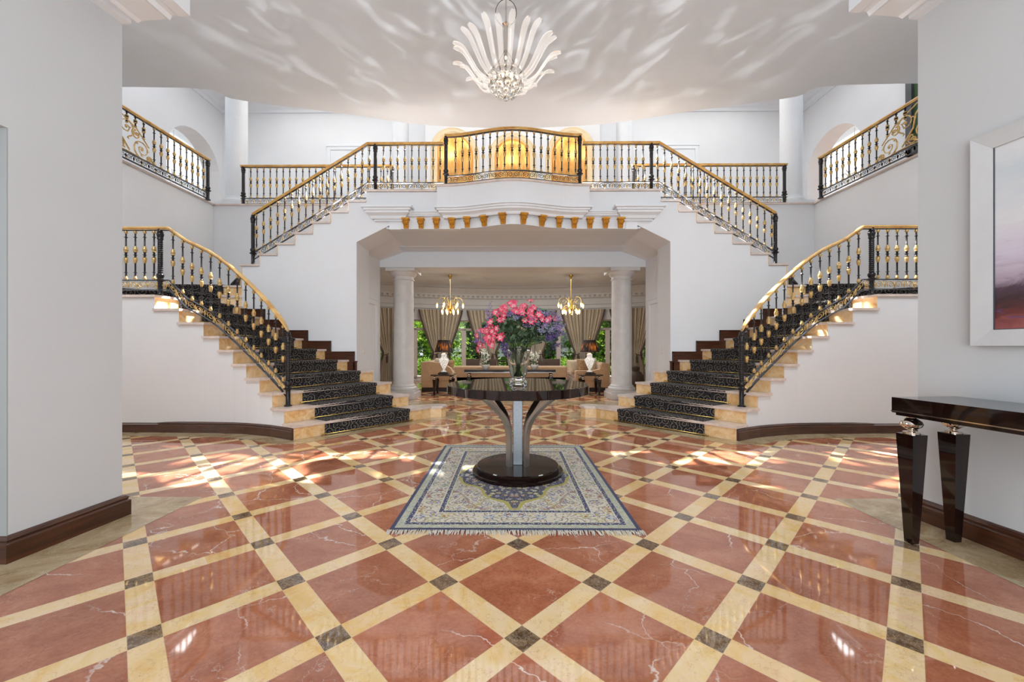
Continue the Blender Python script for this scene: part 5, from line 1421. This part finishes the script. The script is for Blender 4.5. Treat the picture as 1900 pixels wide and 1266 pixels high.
# painting on the wall
t = thing('framed_painting', 'abstract grey and purple seascape painting in wide pale silver frame', 'painting', (2.8, 2.0, 1.21))
wp = lambda a, b: ((Vector((2.80 - .002, 2.8)) + dirw * a + nrmw * b))
A0 = .33; A1 = 1.45; Z0, Z1 = 1.205, 2.47; fwid = .095
def fr_poly(pts, b0, b1, mb, m=0):
    lo = [mb.v((*wp(a, b0), z)) for a, z in pts]; hi = [mb.v((*wp(a, b), z)) for (a, z), b in zip(pts, b1)]
    mb.f(lo, m); mb.f(hi, m); n = len(pts)
    for i in range(n): mb.f([lo[i], lo[(i + 1) % n], hi[(i + 1) % n], hi[i]], m)
mb = MB(); I0, I1, J0, J1 = A0 + fwid, A1 - fwid, Z0 + fwid, Z1 - fwid
g_ = .0006
fr_poly([(A0, Z0), (I0, J0), (I0, J1), (A0, Z1)], 0, (.045, .03, .03, .045), mb); fr_poly([(A1, Z0), (I1, J0), (I1, J1), (A1, Z1)], 0, (.045, .03, .03, .045), mb)
fr_poly([(A0, Z0 - 0), (I0, J0 - g_), (I1, J0 - g_), (A1, Z0)], 0, (.045, .03, .03, .045), mb); fr_poly([(A0, Z1), (I0, J1 + g_), (I1, J1 + g_), (A1, Z1)], 0, (.045, .03, .03, .045), mb)
mb.build('frame', 'silver_frame', t)
mb = MB(); mb.uv = mb.bm.loops.layers.uv.new('UVMap')
mb.grid(lambda u, v: (*wp(I0 + (I1 - I0) * u, .018), J0 + (J1 - J0) * v), 1, 1, uvfn=lambda u, v: (u, v), smooth=False); mb.build('canvas', 'painting', t, recalc=False)
mb = MB(); fr_poly([(I0 - .004, J0 - .004), (I1 + .004, J0 - .004), (I1 + .004, J0 + .004), (I0 - .004, J0 + .004)], 0, (.024,) * 4, mb); fr_poly([(I0 - .004, J0), (I0 + .004, J0), (I0 + .004, J1), (I0 - .004, J1)], 0, (.024,) * 4, mb); mb.build('inner_lip', 'dark_frame', t)

# ------------------------------------------------------------------ main chandelier
CX, CYY = -.10, 4.6
t = thing('chandelier', 'large chandelier of curved glass blades around a lit crystal ball cluster', 'chandelier', (CX, CYY, 4.05))
mb = MB(); mb.tube([(CX, CYY, ZS), (CX, CYY, 4.3)], .009, 8); mb.lathe([(.07, ZS - .05), (.08, ZS - .02), (.08, ZS)], (CX, CYY, 0), 20)
mb.lathe([(.10, 4.30), (.19, 4.33), (.19, 4.36), (.02, 4.38), (.02, 4.9), (.05, 4.92), (.02, 4.95)], (CX, CYY, 0), 24)
for k in range(8): a = k * PI / 4; mb.tube([(CX + .02 * cos(a), CYY + .02 * sin(a), 4.62), (CX + .15 * cos(a), CYY + .15 * sin(a), 4.38)], .006, 5)
mb.build('frame', 'chrome', t)
mb = MB(); mb.ball((CX, CYY, 5.06), .125, 24); mb.build('glass_ball', 'thin_glass', t)
bm_ = MB()
def blade(a, rs, zs_, w):
    m = MB(); pts = smooth_path([(.19, 4.235), (.27, 4.245), (.36, 4.30), (.45, 4.42), (.53, 4.51), (.63, 4.53)], 3)
    pts = [(r * rs if i > 2 else r, z + zs_ * (i / len(pts))) for i, (r, z) in enumerate(pts)]
    n = len(pts); rings = []
    for i, (r, z) in enumerate(pts):
        p0 = pts[max(0, i - 1)]; p1 = pts[min(n - 1, i + 1)]; tx, tz = p1[0] - p0[0], p1[1] - p0[1]; l_ = math.hypot(tx, tz); nx, nz = -tz / l_, tx / l_
        ww = w * (.55 + .6 * i / n) * (1 if i < n - 2 else (.8 if i == n - 2 else .35)); ring = []
        for sw, cn in ((-1, .012), (-.5, .003), (0, 0), (.5, .003), (1, .012)): ring.append((r - nx * -cn, z + nz * cn, sw * ww, nx, nz))
        top = [m.v((CX + (q[0] + .004 * q[3]) * cos(a) - q[2] * sin(a), CYY + (q[0] + .004 * q[3]) * sin(a) + q[2] * cos(a), q[1] + .004 * q[4])) for q in ring]
        bot = [m.v((CX + (q[0] - .004 * q[3]) * cos(a) - q[2] * sin(a), CYY + (q[0] - .004 * q[3]) * sin(a) + q[2] * cos(a), q[1] - .004 * q[4])) for q in ring]
        rings.append(top + bot[::-1])
    for A, B in zip(rings, rings[1:]):
        for k in range(10): m.f([A[k], A[(k + 1) % 10], B[(k + 1) % 10], B[k]], 0, True)
    m.f(rings[0][::-1]); m.f(rings[-1]); m.build('glass_blade', 'blade', t)
for k in range(24): blade(2 * PI * (k + .5) / 24, 1.0 if k % 2 else .96, .0 if k % 2 else .07, .034)
m = MB()
bp0 = None
for (n, r, z) in ((16, .205, 4.25), (14, .175, 4.19), (11, .14, 4.14), (8, .095, 4.10), (4, .045, 4.075), (12, .15, 4.30)):
    for k in range(n):
        a = 2 * PI * (k + (.5 if n % 2 else 0)) / n
        c_ = (CX + r * cos(a), CYY + r * sin(a), z + .035)
        if bp0 is None: m.ball(c_, .036, 12); bp0 = m.build('crystal_ball', 'crystal', t); b0c = Vector(c_)
        else:
            o = bp0.copy(); COL.objects.link(o); o.parent = t; o.location = Vector(c_) - b0c
m = MB()
for k in range(9): a = 2 * PI * k / 9; m.ball((CX + .10 * cos(a), CYY + .10 * sin(a), 4.28), .020, 8, sz=1.5)
for k in range(8): a = 2 * PI * k / 8; m.ball((CX + .17 * cos(a), CYY + .17 * sin(a), 4.42), .011, 8, sz=2)
m.build('bulbs', 'bulb_white', t)
l = bpy.data.lights.new('chandelier_light', 'POINT'); l.energy = 14; l.color = (1, .85, .66); l.shadow_soft_size = .02; lo = bpy.data.objects.new('chandelier_light', l); COL.objects.link(lo); lo.location = (CX, CYY, 4.5)

# ------------------------------------------------------------------ lights
def area(name, loc, size, energy, rot, color=(1, 1, 1), sy=None):
    l = bpy.data.lights.new(name, 'AREA'); l.energy = energy; l.size = size; l.color = color
    if sy: l.shape = 'RECTANGLE'; l.size_y = sy
    o = bpy.data.objects.new(name, l); COL.objects.link(o); o.location = loc; o.rotation_euler = rot; return o
area('gallery_fill', (0, 9.2, 7.9), 13, 185, (0, 0, 0), (1, .99, .96), 2.5)  # unseen fill added to brighten the upper storey
area('gallery_side_fill', (-7.2, 6, 7.9), 1.5, 40, (0, 0, 0), (.95, .97, 1), 6)  # unseen fills added above both side galleries
area('gallery_side_fill', (7.2, 6, 7.9), 1.5, 40, (0, 0, 0), (.95, .97, 1), 6)
area('entrance_fill', (0, -3.2, 2.0), 5.0, 185, (PI / 2 + .25, 0, 0), (.88, .95, 1), 3.4)  # added fill panel behind the camera, no real source
area('corridor_fill', (-9.0, 11.3, 7.2), .8, 14, (0, 0, 0)); area('corridor_fill', (9.0, 11.3, 7.2), .8, 14, (0, 0, 0))  # unseen fills added to brighten the space beyond the arches
for sx in (-1, 1): area('hall_side_fill', (sx * 4.6, 3.2, 5.3), 1.6, 90, (0, sx * -.15, 0), (.85, .94, 1), 1.6)  # unseen fills added under the ceiling to lift the hall
area('entrance_up_fill', (0, -2.6, .7), 4, 90, (PI / 2 + .75, 0, 0), (.92, .97, 1), 1)  # added low fill behind the camera, tilted up to brighten the ceiling
area('living_fill', (0, 11.2, 3.35), 5, 125, (0, 0, 0), (.95, .97, 1), 3)  # unseen fill added to brighten the living room and curtains

def spot(name, loc, target, energy, angle, scale, lo_, hi_, color=(1, 1, 1), stretch=(1, 1, 1), blend=.6, size=.02):
    l = bpy.data.lights.new(name, 'SPOT'); l.energy = energy; l.spot_size = angle; l.spot_blend = blend; l.shadow_soft_size = size; l.color = color
    l.use_nodes = True; nt = l.node_tree; em = [n for n in nt.nodes if n.type == 'EMISSION'][0]
    tc = nt.nodes.new('ShaderNodeTexCoord'); mp = nt.nodes.new('ShaderNodeMapping'); mp.inputs['Scale'].default_value = stretch
    no = nt.nodes.new('ShaderNodeTexNoise'); no.inputs['Scale'].default_value = scale; no.inputs['Detail'].default_value = 2.5; no.inputs['Distortion'].default_value = .6
    mr = nt.nodes.new('ShaderNodeMapRange'); mr.interpolation_type = 'SMOOTHSTEP'; mr.inputs[1].default_value = lo_; mr.inputs[2].default_value = hi_
    nt.links.new(tc.outputs['Normal'], mp.inputs[0]); nt.links.new(mp.outputs[0], no.inputs['Vector']); nt.links.new(no.outputs[0], mr.inputs[0]); nt.links.new(mr.outputs[0], em.inputs['Strength'])
    o = bpy.data.objects.new(name, l); COL.objects.link(o); o.location = loc; d = Vector(target) - Vector(loc); o.rotation_mode = 'QUATERNION'; o.rotation_quaternion = d.to_track_quat('-Z', 'Y'); return o
# unseen added spots with noise masks, standing in for dappled sunlight
spot('dapple_spot', (-1.6, 9.3, 7.4), (-3.5, 4.1, 0), 17000, .92, 11, .49, .58, (1, .98, .95), (.5, 1.5, 1))
spot('dapple_spot', (1.6, 9.3, 7.4), (3.5, 4.1, 0), 17000, .92, 11, .49, .58, (1, .98, .95), (.5, 1.5, 1))
spot('dapple_spot', (0, 9.0, 7.4), (0, 4.7, 0), 9000, .55, 12, .50, .60, (1, .98, .95), (.5, 1.5, 1))
# unseen added spots near the floor, imitating light bounced onto the ceiling
spot('ceiling_streak_spot', (-1.6, 4.4, .12), (-1.9, 4.6, 5.6), 380, 1.2, 9, .50, .74, (.95, .98, 1), (1, 2.4, 1))
spot('ceiling_streak_spot', (1.6, 4.4, .12), (1.9, 4.6, 5.6), 380, 1.2, 9, .50, .74, (.95, .98, 1), (1, 2.4, 1))
su = bpy.data.lights.new('sun', 'SUN'); su.energy = 7; su.angle = .02; su.color = (1, .96, .88); so = bpy.data.objects.new('sun', su); COL.objects.link(so)
so.rotation_euler = (math.radians(14), math.radians(34), 0)   # shines toward +y, down

w = bpy.data.worlds.new('World'); SC.world = w; w.use_nodes = True
bg = w.node_tree.nodes['Background']; sk = w.node_tree.nodes.new('ShaderNodeTexSky'); sk.sky_type = 'HOSEK_WILKIE'; sk.turbidity = 4; sk.sun_direction = (-.3, -.5, .8)
mxw = w.node_tree.nodes.new('ShaderNodeMix'); mxw.data_type = 'RGBA'; mxw.inputs[0].default_value = .3; mxw.inputs[6].default_value = (.95, .97, 1, 1)
w.node_tree.links.new(sk.outputs[0], mxw.inputs[7]); w.node_tree.links.new(mxw.outputs[2], bg.inputs[0]); bg.inputs[1].default_value = 1.0

# ------------------------------------------------------------------ camera
cam = bpy.data.cameras.new('camera'); co = bpy.data.objects.new('camera', cam); COL.objects.link(co)
co.location = (-.05, 0, 1.2); co.rotation_euler = (PI / 2, 0, .0066)
cam.sensor_width = 36; cam.lens = 36 * 738 / 1900; cam.shift_x = (950 - 942) / 1900; cam.shift_y = (643.5 - 633) / 1900; cam.clip_start = .05; cam.clip_end = 200
SC.camera = co
SC.view_settings.view_transform = 'Standard'; SC.view_settings.look = 'None'; SC.view_settings.exposure = 0.2; SC.view_settings.gamma = 1.0
SC.cycles.use_denoising = True
SC.cycles.use_adaptive_sampling = True; SC.cycles.adaptive_threshold = .03; SC.cycles.max_bounces = 8; SC.cycles.transparent_max_bounces = 16; SC.cycles.transmission_bounces = 10; SC.cycles.caustics_reflective = False; SC.cycles.caustics_refractive = False
SC.cycles.sample_clamp_indirect = 6
